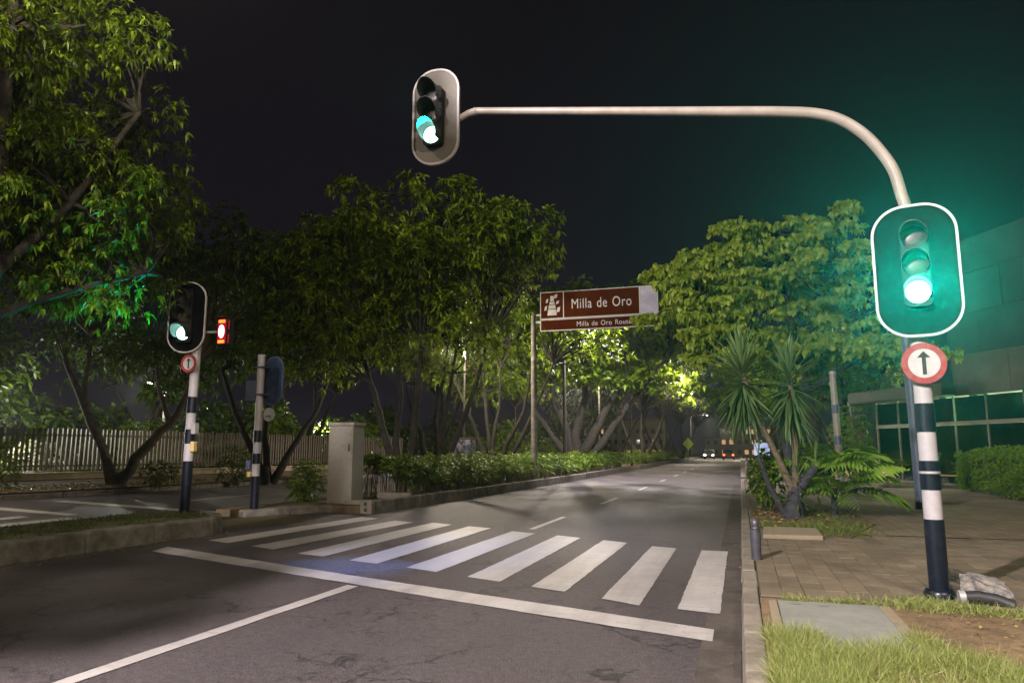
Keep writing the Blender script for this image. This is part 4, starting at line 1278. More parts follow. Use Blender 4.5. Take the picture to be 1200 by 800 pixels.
# ================================================================ TREES
def stems_fan(base, tips, r0, bend=0.15, seed=0, r1=0.35):
    rg_ = random.Random(seed)
    out = []
    b = Vector(base)
    for tp in tips:
        tp = Vector(tp)
        m1 = b.lerp(tp, 0.33) + Vector((rg_.uniform(-bend, bend), rg_.uniform(-bend, bend), 0))
        m2 = b.lerp(tp, 0.66) + Vector((rg_.uniform(-bend, bend), rg_.uniform(-bend, bend), 0))
        k = rg_.uniform(0.75, 1.1)
        out.append(([b - Vector((0, 0, 0.1)), m1, m2, tp], [r0 * k * 1.15, r0 * k * 0.85, r0 * k * 0.62, r0 * k * r1]))
    return out

# A: island tree at the left edge
build_tree("island_tree", "large leafy tree on the island filling the upper left corner", (-11.35, 8.6, 0.28),
    [([(-11.35, 8.6, 0.2), (-11.45, 8.5, 2.4), (-11.3, 8.3, 4.6), (-11.0, 8.0, 7.0), (-10.8, 7.8, 9.5)], [0.19, 0.16, 0.13, 0.10, 0.06]),
     ([(-11.3, 8.3, 4.2), (-10.6, 9.0, 5.6), (-9.9, 9.6, 7.4)], [0.09, 0.07, 0.04]),
     ([(-11.3, 8.3, 4.2), (-11.2, 6.0, 6.6), (-9.4, 5.2, 8.4)], [0.09, 0.07, 0.05]),
     ([(-11.4, 8.4, 3.6), (-11.0, 9.6, 4.3), (-10.3, 10.4, 4.7)], [0.08, 0.05, 0.03])],
    [((-11.3, 8.4, 8.0), (2.1, 2.4, 2.6)), ((-11.2, 9.2, 6.1), (1.35, 1.5, 1.5)), ((-11.8, 6.6, 7.2), (2.2, 2.6, 3.0)), ((-11.5, 9.5, 4.4), (1.7, 1.2, 0.6)), ((-10.75, 9.5, 5.0), (1.0, 0.9, 0.6)), ((-12.4, 9.0, 5.4), (1.7, 1.6, 1.1)), ((-11.2, 7.4, 11.0), (2.5, 2.4, 1.6)), ((-12.0, 10.6, 6.0), (2.0, 2.0, 2.2)), ((-8.2, 5.8, 8.4), (1.9, 1.8, 0.6)), ((-9.8, 4.0, 8.0), (1.4, 1.8, 1.4))],
    21, M['leaf_island'], M['bark'], n_clumps=390, clump_r=0.55, per=30, k=9, L=0.14, W=0.05, droop=0.5, hang=0.35, flat=0.8, shell=0.5)
# drooping fringe caught by the green lamp
rng = np.random.default_rng(77)

build_tree("unseen_tree", "unseen tree behind the photographer, crown shaped to shade road and trees", (-10.4, -1.2, 0.28),  # unseen tree read from road shadows; upper clumps added to shade trees ahead
    [([(-10.4, -1.2, 0.2), (-10.3, -1.2, 3.0), (-9.4, -1.2, 5.2), (-8.0, -1.2, 6.2)], [0.2, 0.17, 0.13, 0.06]),
     ([(-9.4, -1.2, 5.2), (-7.2, -0.4, 6.4), (-5.6, 0.3, 7.0)], [0.09, 0.06, 0.03])],
    [((-7.3, -1.3, 6.3), (2.0, 1.3, 0.8)), ((-4.9, 0.45, 7.1), (1.5, 0.5, 0.35)), ((-9.6, -1.0, 7.0), (2.2, 2.2, 1.6)), ((-7.6, 0.0, 8.9), (0.95, 0.5, 1.0)), ((-8.2, 0.3, 8.3), (1.2, 0.6, 1.1)), ((-7.2, 0.2, 8.6), (0.8, 0.5, 1.0))],
    22, M['leaf_island'], M['bark'], n_clumps=260, clump_r=0.5, per=20, k=9, L=0.2, W=0.06, droop=0.4, hang=0.3)

# D: big tree behind the cabinet
build_tree("broad_tree", "broad dark tree with lit leaf rosettes rising behind the grey cabinet", (-10.6, 23.4, 0.15),
    stems_fan((-10.9, 22.6, 0.15), [(-12.4, 22.5, 4.6), (-11.4, 23.0, 5.0), (-10.2, 22.4, 5.2)], 0.16, 0.15, 3) +
    stems_fan((-10.2, 24.0, 0.15), [(-9.4, 23.6, 5.0), (-8.6, 24.6, 5.4), (-10.4, 25.2, 5.4)], 0.15, 0.15, 4),
    [((-11.2, 23.8, 8.3), (4.2, 3.6, 3.2)), ((-14.2, 23.8, 7.6), (3.0, 2.6, 3.0)), ((-16.4, 25.0, 6.6), (2.6, 2.4, 2.6)), ((-8.8, 25.4, 9.0), (2.8, 2.4, 2.1)), ((-10.6, 22.2, 5.4), (3.2, 2.0, 1.4))],
    31, M['leaf_mango'], M['bark'], n_clumps=310, clump_r=0.82, per=30, k=8, L=0.26, W=0.09, droop=0.22, flat=0.65, spread=(0.85, 1.4), hang=0.25)
# E
build_tree("forked_tree", "many-stemmed tree leaning both ways beside the pole of the brown sign", (-10.4, 32.0, 0.15),
    stems_fan((-10.6, 31.8, 0.15), [(-12.4, 31.5, 4.2), (-11.6, 32.5, 5.0), (-10.4, 31.5, 5.2), (-9.0, 31.6, 4.8), (-8.0, 32.0, 5.4)], 0.15, 0.25, 7),
    [((-10.6, 33.4, 7.4), (4.0, 2.8, 2.4)), ((-7.4, 34.6, 7.0), (2.6, 2.0, 1.6)), ((-12.6, 33, 6.0), (2.4, 2.4, 1.8)), ((-10.6, 34.2, 4.6), (3.6, 1.6, 1.0))],
    32, M['leaf_rain'], M['bark'], n_clumps=110, clump_r=0.95, per=20, k=8, L=0.28, W=0.09, droop=0.3)
# F: rain tree with spreading limbs
build_tree("rain_tree", "spreading tree with heavy dark limbs behind the brown sign", (-10.0, 46.0, 0.15),
    stems_fan((-10.0, 46.0, 0.15), [(-13.6, 46, 5.4), (-11.6, 45.5, 6.6), (-9.4, 46, 6.8), (-6.6, 45.6, 6.2), (-4.2, 46.0, 7.2)], 0.34, 0.3, 9, 0.3),
    [((-10, 46.5, 9.6), (6.6, 4.4, 3.0)), ((-3.8, 47, 9.8), (4.2, 3.4, 2.6)), ((-8.6, 46.0, 6.0), (5.0, 2.6, 1.1))],
    33, M['leaf_rain'], M['bark'], n_clumps=230, clump_r=1.1, per=18, k=7, L=0.34, W=0.17, droop=0.2, flat=0.45)
for i, (x_, y_, r_, h_, lab) in enumerate(((-9.6, 60.0, 0.16, 11.0, "slender median tree, first beyond the rain tree"),
        (-9.4, 74.0, 0.30, 12.5, "stout median tree with lit yellow-green crown over the far road"),
        (-9.4, 92.0, 0.22, 11.5, "far median tree, second last in the row"),
        (-8.4, 112.0, 0.22, 12.0, "farthest median tree at the end of the row"))):
    build_tree("median_tree", lab, (x_, y_, 0.15), stems_fan((x_, y_, 0.15), [(x_ - 2.0, y_, 4.6), (x_, y_ + 0.5, 5.2), (x_ + 2.2, y_ - 0.4, 4.8)], r_, 0.3, 40 + i, 0.35),
        [((x_, y_, h_ - 2.2), (4.2, 4.0, 2.6)), ((x_ + 4.2, y_ - 1, h_ - 3.6), (3.4, 2.8, 1.7))], 50 + i, M['leaf_rain'], M['bark'],
        n_clumps=120, clump_r=1.1, per=16, k=7, L=0.36, W=0.17, droop=0.25, flat=0.55, group="trees along the median")
# G: heart-leaved tree on the right pavement
build_tree("heart_leaved_tree", "bright green tree with large heart-shaped leaves behind the yucca", (2.4, 25.5, 0.15),
    [([(2.4, 25.5, 0.1), (2.3, 25.5, 2.2), (2.0, 25.3, 4.2), (1.6, 25.2, 6.6), (1.4, 25.0, 8.6)], [0.24, 0.2, 0.17, 0.12, 0.05]),
     ([(2.2, 25.4, 3.6), (0.4, 24.8, 5.2), (-1.2, 24.6, 6.4)], [0.12, 0.09, 0.05]),
     ([(2.2, 25.4, 3.4), (4.0, 25.2, 4.6), (5.4, 25.0, 5.2)], [0.12, 0.08, 0.05])],
    [((1.3, 25.0, 6.9), (3.2, 2.6, 2.7)), ((-1.2, 24.6, 6.3), (2.2, 2.0, 1.8)), ((3.0, 25.2, 7.9), (1.5, 1.8, 2.0)), ((0.4, 24.4, 4.6), (2.2, 1.8, 0.9)), ((4.4, 25, 4.8), (2.0, 1.8, 0.7)), ((-0.3, 24.6, 8.3), (1.4, 1.4, 0.8))],
    34, M['leaf_heart'], M['bark'], n_clumps=190, clump_r=0.62, per=52, k=5, L=0.17, W=0.15, droop=0.3, hang=0.9, flat=0.38, up=1.2, wide=0.38, spread=(0.9, 1.6))
for i, (x_, y_, h_, lab) in enumerate(((5.2, 41.0, 8.6, "tree past the heart-leaved tree, over the right pavement"), (3.4, 54.0, 9.0, "second tree down the right pavement"),
        (3.0, 72.0, 11.0, "third tree down the right pavement"), (2.4, 95.0, 12.0, "last tree down the right pavement"))):
    build_tree("pavement_tree", lab, (x_, y_, 0.15), stems_fan((x_, y_, 0.15), [(x_ - 1.8, y_, 4.8), (x_, y_ + 0.5, 5.4), (x_ + 1.8, y_ - 0.4, 5.0)], 0.2, 0.2, 60 + i, 0.35),
        [((x_, y_, h_ - 2.2), (3.8, 3.6, 2.6)), ((x_ - 2.6, y_ - 1, h_ - 3.2), (2.2, 2.2, 1.6))], 70 + i, M['leaf_rain'], M['bark'],
        n_clumps=85, clump_r=1.1, per=16, k=7, L=0.36, W=0.18, droop=0.25, flat=0.55, group="trees along the right pavement")
# B, C: forked trees in the bed before the fence
build_tree("forked_tree", "tree forked in a wide V standing before the fence at far left", (-21.6, 21.0, 0.2),
    [([(-21.5, 21.0, 0.15), (-21.9, 20.8, 1.6), (-22.8, 20.6, 3.2), (-23.6, 20.4, 4.8)], [0.24, 0.16, 0.13, 0.09]),
     ([(-22.5, 20.7, 2.4), (-22.8, 20.6, 3.9), (-22.6, 20.6, 5.6)], [0.11, 0.09, 0.06]),
     ([(-21.4, 21.1, 0.15), (-20.7, 21.4, 1.5), (-19.6, 21.8, 2.8), (-19.0, 22.0, 4.8)], [0.24, 0.17, 0.13, 0.08]),
     ([(-19.9, 21.7, 2.5), (-20.3, 21.6, 3.6), (-20.6, 21.5, 5.2)], [0.10, 0.08, 0.05])],
    [((-22.4, 21.4, 7.6), (3.6, 3.0, 2.6)), ((-19.2, 22.0, 8.0), (3.2, 2.6, 2.6)), ((-20.0, 21.6, 5.0), (2.6, 2.2, 0.8))],
    35, M['leaf_dark'], M['bark_pale'], n_clumps=140, clump_r=0.8, per=22, k=8, L=0.26, W=0.085, droop=0.35)
build_tree("forked_tree", "low forked tree with leaning stems before the fence, behind the slim pole", (-18.7, 26.0, 0.2),
    [([(-18.7, 26.0, 0.15), (-19.3, 25.8, 1.5), (-20.1, 25.6, 3.0), (-20.7, 25.4, 4.8)], [0.19, 0.13, 0.11, 0.08]),
     ([(-18.6, 26.0, 0.15), (-18.9, 26.0, 2.0), (-18.8, 26.0, 4.6)], [0.17, 0.12, 0.08]),
     ([(-18.5, 26.1, 0.15), (-17.8, 26.3, 1.5), (-16.8, 26.6, 3.2), (-16.2, 26.8, 5.2)], [0.19, 0.13, 0.10, 0.06])],
    [((-18.4, 26.2, 7.6), (4.2, 3.2, 3.0)), ((-15.6, 26.6, 8.0), (3.0, 2.4, 2.6))],
    36, M['leaf_dark'], M['bark'], n_clumps=160, clump_r=0.85, per=22, k=8, L=0.27, W=0.09, droop=0.35)
for i, (x_, y_, h_, lab) in enumerate(((-29.0, 30.0, 11.0, "dark tree behind the fence at far left"), (-26.5, 41.0, 13.5, "tall dark tree behind the fence, left of the broad tree"),
        (-22.5, 52.0, 13.0, "dark tree behind the fence, behind the broad tree"), (-21.0, 68.0, 14.5, "dark tree beyond the opposite road, behind the sign pole"),
        (-20.0, 88.0, 11.0, "distant dark tree beyond the opposite road"), (-33.0, 20.0, 9.5, "dark tree behind the fence at the left picture edge"))):
    build_tree("garden_tree", lab, (x_, y_, 0.0), stems_fan((x_, y_, 0.0), [(x_ - 2.0, y_, 4.6), (x_, y_ + 0.5, 5.6), (x_ + 2.2, y_ - 0.4, 5.0)], 0.24, 0.3, 80 + i, 0.35),
        [((x_, y_, h_ - 3.4), (5.6, 4.4, 3.8)), ((x_ + 3, y_ - 1, h_ - 5.0), (3.4, 3.0, 2.4))], 90 + i, M['leaf_dark'], M['bark'],
        n_clumps=120, clump_r=1.3, per=20, k=7, L=0.42, W=0.16, droop=0.3, flat=0.6, group="trees behind the fence")

# ================================================================ HEDGES AND PLANTS
def leafy_mass(name, label, cat, loc, pts, axes, seed, mat, L, W, k=6, droop=0.3, stems=None, group=None, spread=(0.5, 1.3), wide=0.45):
    rng = np.random.default_rng(seed)
    t = thing(name, label, cat, loc, 0, group)
    b = np.array(loc)
    bs, ds = rosettes(rng, pts - b, axes, k, spread)
    n = len(bs)
    me = leaves_mesh("foliage", mat, bs, ds, L * rng.uniform(0.6, 1.25, n), W * rng.uniform(0.7, 1.2, n), rng, droop, wide=wide)
    link("foliage", me, t)
    if stems is not None:
        mb = MB()
        for p0, p1 in stems:
            p0, p1 = np.array(p0) - b, np.array(p1) - b
            mb.tube([p0, (p0 + p1) / 2 + rng.normal(0, 0.03, 3), p1], [0.012, 0.010, 0.006], 4, False)
        o = part("stems", mb, M['stem'], t)
        o["kind"] = "stuff"
    return t

def med_x(y):
    ys = [15.85, 22, 38, 60, 150]
    xs = [-8.70, -8.40, -8.05, -8.0, -8.0]
    return float(np.interp(y, ys, xs))
rng = np.random.default_rng(101)
for si, (y0, y1, cnt, lab, LL, WW) in enumerate(((18.6, 30.0, 2300, "near stretch of the low leafy hedge behind the median kerb", 0.25, 0.052),
        (30.0, 52.0, 1900, "middle stretch of the low hedge past the sign pole", 0.28, 0.075), (52.0, 120.0, 1800, "far stretch of the low hedge along the median", 0.36, 0.12))):
    ys = rng.uniform(y0, y1, cnt)
    u = rng.random(cnt)
    xs = np.array([med_x(y) for y in ys]) - 0.12 - 1.9 * u
    top = 0.92 + 0.16 * np.sin(ys * 1.7) + 0.10 * np.sin(ys * 4.3 + 1) + rng.normal(0, 0.08, cnt)
    zz = 0.15 + top * np.where(u < 0.28, rng.uniform(0.35, 1.0, cnt), rng.uniform(0.75, 1.0, cnt))
    pts = np.stack([xs, ys, zz], 1)
    ax = np.stack([rng.normal(0.12, 0.3, cnt), rng.normal(0, 0.3, cnt), np.ones(cnt)], 1)
    stl = None
    if si < 2:
        pick = rng.choice(cnt, 520, replace=False)
        stl = [((xs[i] + rng.normal(0, 0.05), ys[i] + rng.normal(0, 0.05), 0.15), (xs[i], ys[i], zz[i])) for i in pick]
    leafy_mass("hedge", lab, "hedge", (med_x((y0 + y1) / 2) - 0.9, (y0 + y1) / 2, 0.15), pts, ax, 110 + si, M['leaf_hedge'], LL, WW, 7, 0.4, stl, "hedge stretches along the median")
# shrubs before the fence and beside the cabinet
def shrub(loc, r_, h_, cnt, label, seed, mat='leaf_hedge', L=0.2, W=0.05, k=6, name="shrub", group=None, stems=True):
    rg_ = np.random.default_rng(seed)
    q = unit(rg_.normal(0, 1, (cnt, 3))) * rg_.random((cnt, 1)) ** 0.4
    pts = np.array(loc) + np.array([0, 0, h_ * 0.55]) + q * np.array([r_, r_, h_ * 0.5])
    ax = q + np.array([0, 0, 0.7])
    stl = [((loc[0] + rg_.normal(0, r_ * 0.2), loc[1] + rg_.normal(0, r_ * 0.2), loc[2]), tuple(pts[i])) for i in range(0, cnt, max(1, cnt // 14))] if stems else None
    return leafy_mass(name, label, "shrub", loc, pts, ax, seed, M[mat], L, W, k, 0.45, stl, group)
shrub((-11.0, 17.0, 0.1), 0.50, 0.95, 120, "small drooping fern-like shrub at the left side of the cabinet", 120, L=0.26, W=0.045)
shrub((-22.7, 17.6, 0.2), 0.9, 1.5, 170, "flowering shrub in the bed at far left before the pickets", 121)
shrub((-17.9, 23.0, 0.2), 0.8, 1.4, 150, "dark shrub in the bed right of the V-forked tree", 122, 'leaf_dark')
shrub((-19.9, 21.4, 0.2), 0.7, 0.9, 120, "low shrub at the foot of the V-forked tree", 123, 'leaf_dark')
shrub((-19.0, 29.6, 0.2), 0.8, 0.9, 120, "low leafy shrub before the fence next to the pale rock", 124)
shrub((-27.5, 23.0, 0.0), 1.3, 1.9, 260, "pale flowering shrub glimpsed through the left pickets", 125, 'leaf_pale', 0.2, 0.14)
shrub((-27.5, 19.0, 0.0), 1.2, 1.6, 240, "white flowering shrub glimpsed through the leftmost pickets", 126, 'leaf_pale', 0.2, 0.14)
shrub((-25.8, 36.0, 0.0), 1.8, 3.9, 360, "lit shrub rising above the fence behind the left signal", 127, 'leaf_rain', 0.26, 0.12)
shrub((-24.0, 43.0, 0.0), 1.7, 3.6, 360, "lit shrub rising above the fence left of the cabinet", 128, 'leaf_rain', 0.26, 0.12)
shrub((-26.5, 27.5, 0.0), 1.6, 3.0, 300, "lit shrub behind the fence between the two forked trees", 129, 'leaf_rain', 0.24, 0.1)
shrub((-15.8, 50.0, 0.0), 1.6, 2.8, 260, "yellow-green shrub across the opposite road left of the sign pole", 131, 'leaf_rain', 0.3, 0.14)
shrub((-14.5, 58.0, 0.0), 1.5, 2.6, 260, "yellow-green shrub across the opposite road right of the sign pole", 132, 'leaf_rain', 0.3, 0.14)
shrub((4.2, 32.0, 0.1), 0.8, 3.2, 300, "tall pale columnar shrub beside the leaning concrete post", 133, 'leaf_rain', 0.2, 0.07)
shrub((6.2, 38.5, 0.1), 1.2, 6.0, 600, "dark columnar conifer at the left end of the building", 134, 'leaf_dark', 0.2, 0.06)
rng = np.random.default_rng(139)
for si, (y0, y1, cnt, lab) in enumerate(((24.0, 60.0, 2600, "tall dark shrubbery behind the fence and the broad tree"), (60.0, 125.0, 2400, "tall dark shrubbery beyond the far trunks across the opposite road"))):
    ys = rng.uniform(y0, y1, cnt)
    xs = np.interp(ys, [20, 46, 70, 125], [-33, -25.5, -22.5, -21.5]) - rng.random(cnt) ** 2 * 1.6
    hh = 3.6 + 0.8 * np.sin(ys * 0.55) + 0.6 * np.sin(ys * 1.3 + 1)
    zz = rng.uniform(0.05, 1.0, cnt) * hh
    pts = np.stack([xs, ys, zz], 1)
    ax = np.stack([np.full(cnt, 0.6) + rng.normal(0, 0.4, cnt), rng.normal(0, 0.5, cnt), np.full(cnt, 0.5)], 1)
    leafy_mass("shrubbery", lab, "shrubbery", (float(np.interp((y0 + y1) / 2, [20, 46, 70, 125], [-33, -25.5, -22.5, -21.5])) - 0.6, (y0 + y1) / 2, 0.0), pts, ax, 145 + si, M['leaf_dark'], 0.5, 0.22, 7, 0.3, None, "dark shrubbery stretches")
# clipped hedge on the right
rng = np.random.default_rng(140)
cnt = 5200
ys = rng.uniform(16.0, 28.0, cnt)
u = rng.uniform(-1, 1, cnt)
face = rng.random(cnt)
hx = 8.0 + u * 0.95
hz = np.where(face < 0.45, 1.30 - 0.22 * u ** 4 + 0.08 * np.sin(ys * 2.2) + 0.06 * np.sin(ys * 5), rng.uniform(0.12, 1.25, cnt))
hx = np.where(face >= 0.45, 7.08 + rng.normal(0, 0.07, cnt) + 0.10 * np.sin(hz * 3 + ys), hx)
ysx = np.where((face > 0.92), 28.0 + rng.normal(0, 0.08, cnt), ys)
pts = np.stack([hx, ysx, hz + 0.15 + rng.normal(0, 0.05, cnt)], 1)
ax = np.stack([np.where(face >= 0.45, -0.8, 0) + rng.normal(0, 0.4, cnt), rng.normal(0, 0.4, cnt) - 0.2, 0.6 + rng.random(cnt)], 1)
t = leafy_mass("clipped_hedge", "dense clipped hedge before the glass building at the right edge", "hedge", (8.0, 22.0, 0.15), pts, ax, 141, M['leaf_box'], 0.085, 0.05, 6, 0.2)
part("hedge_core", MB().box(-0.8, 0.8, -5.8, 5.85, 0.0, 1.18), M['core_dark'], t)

# yucca with two heads
yc = thing("yucca", "yucca with two spiky heads on bare stems in the kerbside bed", "yucca", (0.95, 15.7, 0.15))
part("trunk", MB().tube([(0.0, 0, -0.08), (0.0, 0, 0.10), (0.02, 0, 0.35), (0.06, 0.02, 0.62)], [0.27, 0.20, 0.14, 0.12], 14), M['bark_dark'], yc, True)
part("trunk", MB().tube([(0.04, 0, 0.40), (0.22, 0.02, 0.72), (0.46, 0.05, 1.02)], [0.11, 0.10, 0.07], 10), M['bark_dark'], yc, True)
part("stem", MB().tube([(0.02, 0, 0.5), (-0.20, 0.02, 1.1), (-0.48, 0.05, 1.75), (-0.72, 0.06, 2.45), (-0.86, 0.08, 3.05)], [0.085, 0.065, 0.055, 0.05, 0.045], 10), M['yucca_stem'], yc, True)
part("stem", MB().tube([(0.06, 0, 0.55), (0.10, 0.05, 1.3), (0.10, 0.1, 2.1), (0.06, 0.1, 2.9)], [0.085, 0.065, 0.055, 0.045], 10), M['yucca_stem'], yc, True)
part("stem", MB().tube([(-0.12, 0.2, 0.0), (-0.42, 0.25, 0.6), (-0.62, 0.25, 1.25)], [0.06, 0.05, 0.04], 8), M['bark_dark'], yc, True)
part("stem", MB().tube([(0.2, 0.5, 0.0), (-0.02, 0.5, 1.1), (-0.05, 0.45, 2.0)], [0.10, 0.09, 0.07], 8), M['bark_dark'], yc, True)
def blade_mesh(ln, w, bend, tint):
    mb = MB()
    n = 5
    vs, fs = [], []
    for i in range(n + 1):
        s = i / n
        x_ = ln * s
        z_ = -bend * s * s * ln
        ww = w * (0.55 + 0.9 * s if s < 0.5 else 1.0 * (1 - ((s - 0.5) / 0.5) ** 1.6)) * 0.5
        vs += [(x_, ww, z_ + ww * 0.5), (x_, 0, z_), (x_, -ww, z_ + ww * 0.5)]
    for i in range(n):
        a = i * 3
        fs += [(a, a + 3, a + 4, a + 1), (a + 1, a + 4, a + 5, a + 2)]
    me = bpy.data.meshes.new("leaf")
    me.from_pydata(vs, [], fs)
    at = me.attributes.new("tint", 'FLOAT', 'POINT')
    at.data.foreach_set("value", [tint] * len(vs))
    me.materials.append(M['leaf_yucca'])
    return me
ym = [blade_mesh(0.62, 0.05, b_, t_) for b_, t_ in ((0.02, 0.9), (0.08, 0.6), (0.18, 0.3), (0.30, 0.1), (0.12, 0.75))]
rg = random.Random(17)
def yucca_head(c, n, scale, low):
    for i in range(n):
        s = i / n
        el = 85 - (85 + low) * (s ** 0.9) + rg.uniform(-8, 8)
        az = i * 137.5 + rg.uniform(-14, 14)
        me = ym[rg.choice((0, 4, 1))] if s < 0.5 else ym[rg.choice((1, 2, 3))]
        o = link("leaf", me, yc, (c[0], c[1], c[2] - 0.75 * s + 0.06), (rg.uniform(-0.3, 0.3), R(-el), R(az)))
        k = scale * rg.uniform(0.8, 1.15)
        o.scale = (k, k, k)
yucca_head((-0.86, 0.08, 3.02), 125, 1.45, 78)
yucca_head((0.06, 0.1, 2.92), 110, 1.3, 78)
yucca_head((0.10, -0.05, 0.95), 30, 0.8, 20)
yucca_head((0.46, 0.05, 1.10), 20, 0.75, 30)
yucca_head((-0.62, 0.25, 1.30), 10, 0.6, 40)

rng = np.random.default_rng(160)
for (c, n_) in (((-0.86, 0.08, 2.75), 150), ((0.06, 0.1, 2.6), 130)):
    a_ = rng.uniform(0, 2 * math.pi, n_)
    p_ = np.stack([c[0] + 0.05 * np.cos(a_), c[1] + 0.05 * np.sin(a_), c[2] - rng.uniform(0, 0.55, n_)], 1)
    d_ = np.stack([np.cos(a_) * rng.uniform(0.3, 1.1, n_), np.sin(a_) * rng.uniform(0.3, 1.1, n_), -rng.uniform(0.3, 1.2, n_)], 1)
    me = leaves_mesh("hanging_leaves", M['leaf_yucca'], p_, d_, 0.66 * rng.uniform(0.7, 1.15, n_), 0.045, rng, droop=0.25, fold=0.3, tint=rng.random(n_) * 0.5)
    o = link("hanging_leaves", me, yc)
    o["kind"] = "stuff"

# split-leaf plant whose fronds arch over the pavement
fp = thing("split_leaf_plant", "lush split-leaf plant with arching fronds right of the yucca", "plant", (1.75, 16.4, 0.15))
def frond_mesh(ln, seed):
    r2 = random.Random(seed)
    mb_v, mb_f = [], []
    n = 13
    def rach(s):
        return Vector((ln * (s - 0.12 * s * s), 0, ln * (0.55 * s - 0.72 * s * s)))
    for i in range(n):
        s = 0.22 + 0.78 * i / (n - 1)
        p = rach(s)
        l2 = ln * 0.42 * math.sin(math.pi * min(1, (0.18 + 0.80 * (i / (n - 1))))) * r2.uniform(0.8, 1.1) + 0.05
        for sd in (-1, 1):
            d = Vector((0.55, sd * 1.0, -0.25 + r2.uniform(-0.12, 0.12))).normalized()
            w = Vector((0.030 + 0.018 * r2.random(), -sd * 0.010, 0.0))
            o = len(mb_v)
            tp = p + d * l2 - Vector((0, 0, 0.25 * l2))
            m1 = p + d * l2 * 0.55 - Vector((0, 0, 0.05 * l2))
            mb_v += [tuple(p), tuple(m1 + w), tuple(m1 - w), tuple(tp)]
            mb_f += [(o, o + 2, o + 1), (o + 1, o + 2, o + 3)]
    # rachis
    for i in range(8):
        a, b = rach(i / 8), rach((i + 1) / 8)
        o = len(mb_v)
        w0, w1 = 0.014 * (1 - i / 9), 0.014 * (1 - (i + 1) / 9)
        mb_v += [(a.x, w0, a.z), (a.x, -w0, a.z), (b.x, -w1, b.z), (b.x, w1, b.z), (a.x, 0, a.z - w0 * 1.4), (b.x, 0, b.z - w1 * 1.4)]
        mb_f += [(o, o + 3, o + 2, o + 1), (o + 1, o + 2, o + 5, o + 4), (o + 4, o + 5, o + 3, o)]
    me = bpy.data.meshes.new("frond")
    me.from_pydata(mb_v, [], mb_f)
    at = me.attributes.new("tint", 'FLOAT', 'POINT')
    tv = r2.random()
    at.data.foreach_set("value", [min(1, max(0, tv + r2.uniform(-0.15, 0.15))) for _ in mb_v])
    me.materials.append(M['leaf_frond'])
    return me
fm = [frond_mesh(1.25, i) for i in range(6)]
for i in range(46):
    az = i * 137.5
    el = rg.uniform(-8, 48) if i < 26 else rg.uniform(30, 65)
    sc = rg.uniform(0.55, 1.0)
    if -60 < ((az + 180) % 360) - 180 < 40:
        sc *= 1.22
    o = link("frond", fm[i % 6], fp, (rg.uniform(-0.25, 0.35), rg.uniform(-0.3, 0.3), 0.35 + rg.uniform(0, 0.75)), (rg.uniform(-0.3, 0.3), R(-el * 0.6 - 5), R(az)))
    o.scale = (sc, sc, sc)
part("stem", MB().tube([(0, 0, -0.1), (0.05, 0, 0.5), (0.0, 0.05, 1.0)], [0.07, 0.06, 0.05], 8), M['bark_dark'], fp, True)
shrub((0.55, 17.6, 0.15), 0.42, 1.5, 120, "small yellow-green shrub on the kerb side of the yucca", 150, 'leaf_rain', 0.15, 0.09)
shrub((0.5, 21.0, 0.15), 0.4, 1.1, 90, "leafy sapling at the kerb beyond the yucca", 151, 'leaf_rain', 0.16, 0.1)

# bed under the yucca
structure("planting_bed", MB().prism([(0.14, 13.5), (1.55, 12.45), (1.75, 13.2), (2.3, 15.0), (2.2, 18.5), (1.6, 21.5), (0.14, 21.5)], 0.1485, 0.165), M['litter_soil'])

# ================================================================ GRASS, LITTER
def blades(name, label, pts, hgt, seed, mat, W=0.008, lean=0.5):
    rng = np.random.default_rng(seed)
    n = len(pts)
    d = np.stack([rng.normal(0, lean, n), rng.normal(0, lean, n), np.ones(n)], 1)
    h = hgt * (0.3 + 1.25 * rng.random(n) ** 1.8)
    me = leaves_mesh(name, mat, pts, d, h, W * rng.uniform(0.7, 1.4, n), rng, droop=0.14, fold=0.2, wide=0.35, face_up=0.0)
    o = link(name, me)
    o["kind"] = "stuff"
    o["label"] = label
    o["category"] = "grass"
    return o
def density(rng, n, x0, x1, y0, y1, fn, z):
    x_ = rng.uniform(x0, x1, n); y_ = rng.uniform(y0, y1, n)
    k = fn(x_, y_)
    keep = rng.random(n) < k
    return np.stack([x_[keep], y_[keep], np.full(keep.sum(), z)], 1)
def lump(x_, y_, s=1.0, ph=0.0):
    return 0.5 + 0.25 * np.sin(x_ * 5.1 * s + ph + 1.3 * np.sin(y_ * 3.3 * s)) + 0.25 * np.sin(y_ * 6.3 * s + 2.1 * np.sin(x_ * 4.7 * s + ph))
rng = np.random.default_rng(201)
def near_fn(x_, y_):
    front = 6.06 + 0.16 * np.sin(x_ * 7) + 0.10 * np.sin(x_ * 17 + 1) - np.where(x_ > 1.25, (x_ - 1.25) * 0.95, 0)
    e = np.clip((front - y_) / 0.28, 0, 1)
    return e * np.clip(lump(x_, y_) * 1.25 + 0.1, 0, 1)
g1 = density(rng, 130000, 0.12, 2.6, 3.4, 6.4, near_fn, 0.135)
blades("grass", "tall pale green grass on the verge in the near right corner", g1, 0.135, 202, M['grass'], 0.0028, 0.75)
def strip_fn(x_, y_):
    a = np.exp(-((y_ - 7.36) / 0.09) ** 2) * np.where((x_ > 0.3) & (x_ < 1.75), 0.9, 0.0)
    b = np.exp(-(((x_ - 1.55) / 0.26) ** 2 + ((y_ - 7.45) / 0.22) ** 2))
    c = 0.75 * np.exp(-(((x_ - 2.05) / 0.35) ** 2 + ((y_ - 7.25) / 0.12) ** 2))
    return np.clip((a * np.clip(lump(x_, y_, 2.0) + 0.15, 0, 1) + b + c), 0, 1)
g2 = density(rng, 24000, 0.2, 2.7, 6.9, 7.9, strip_fn, 0.140)
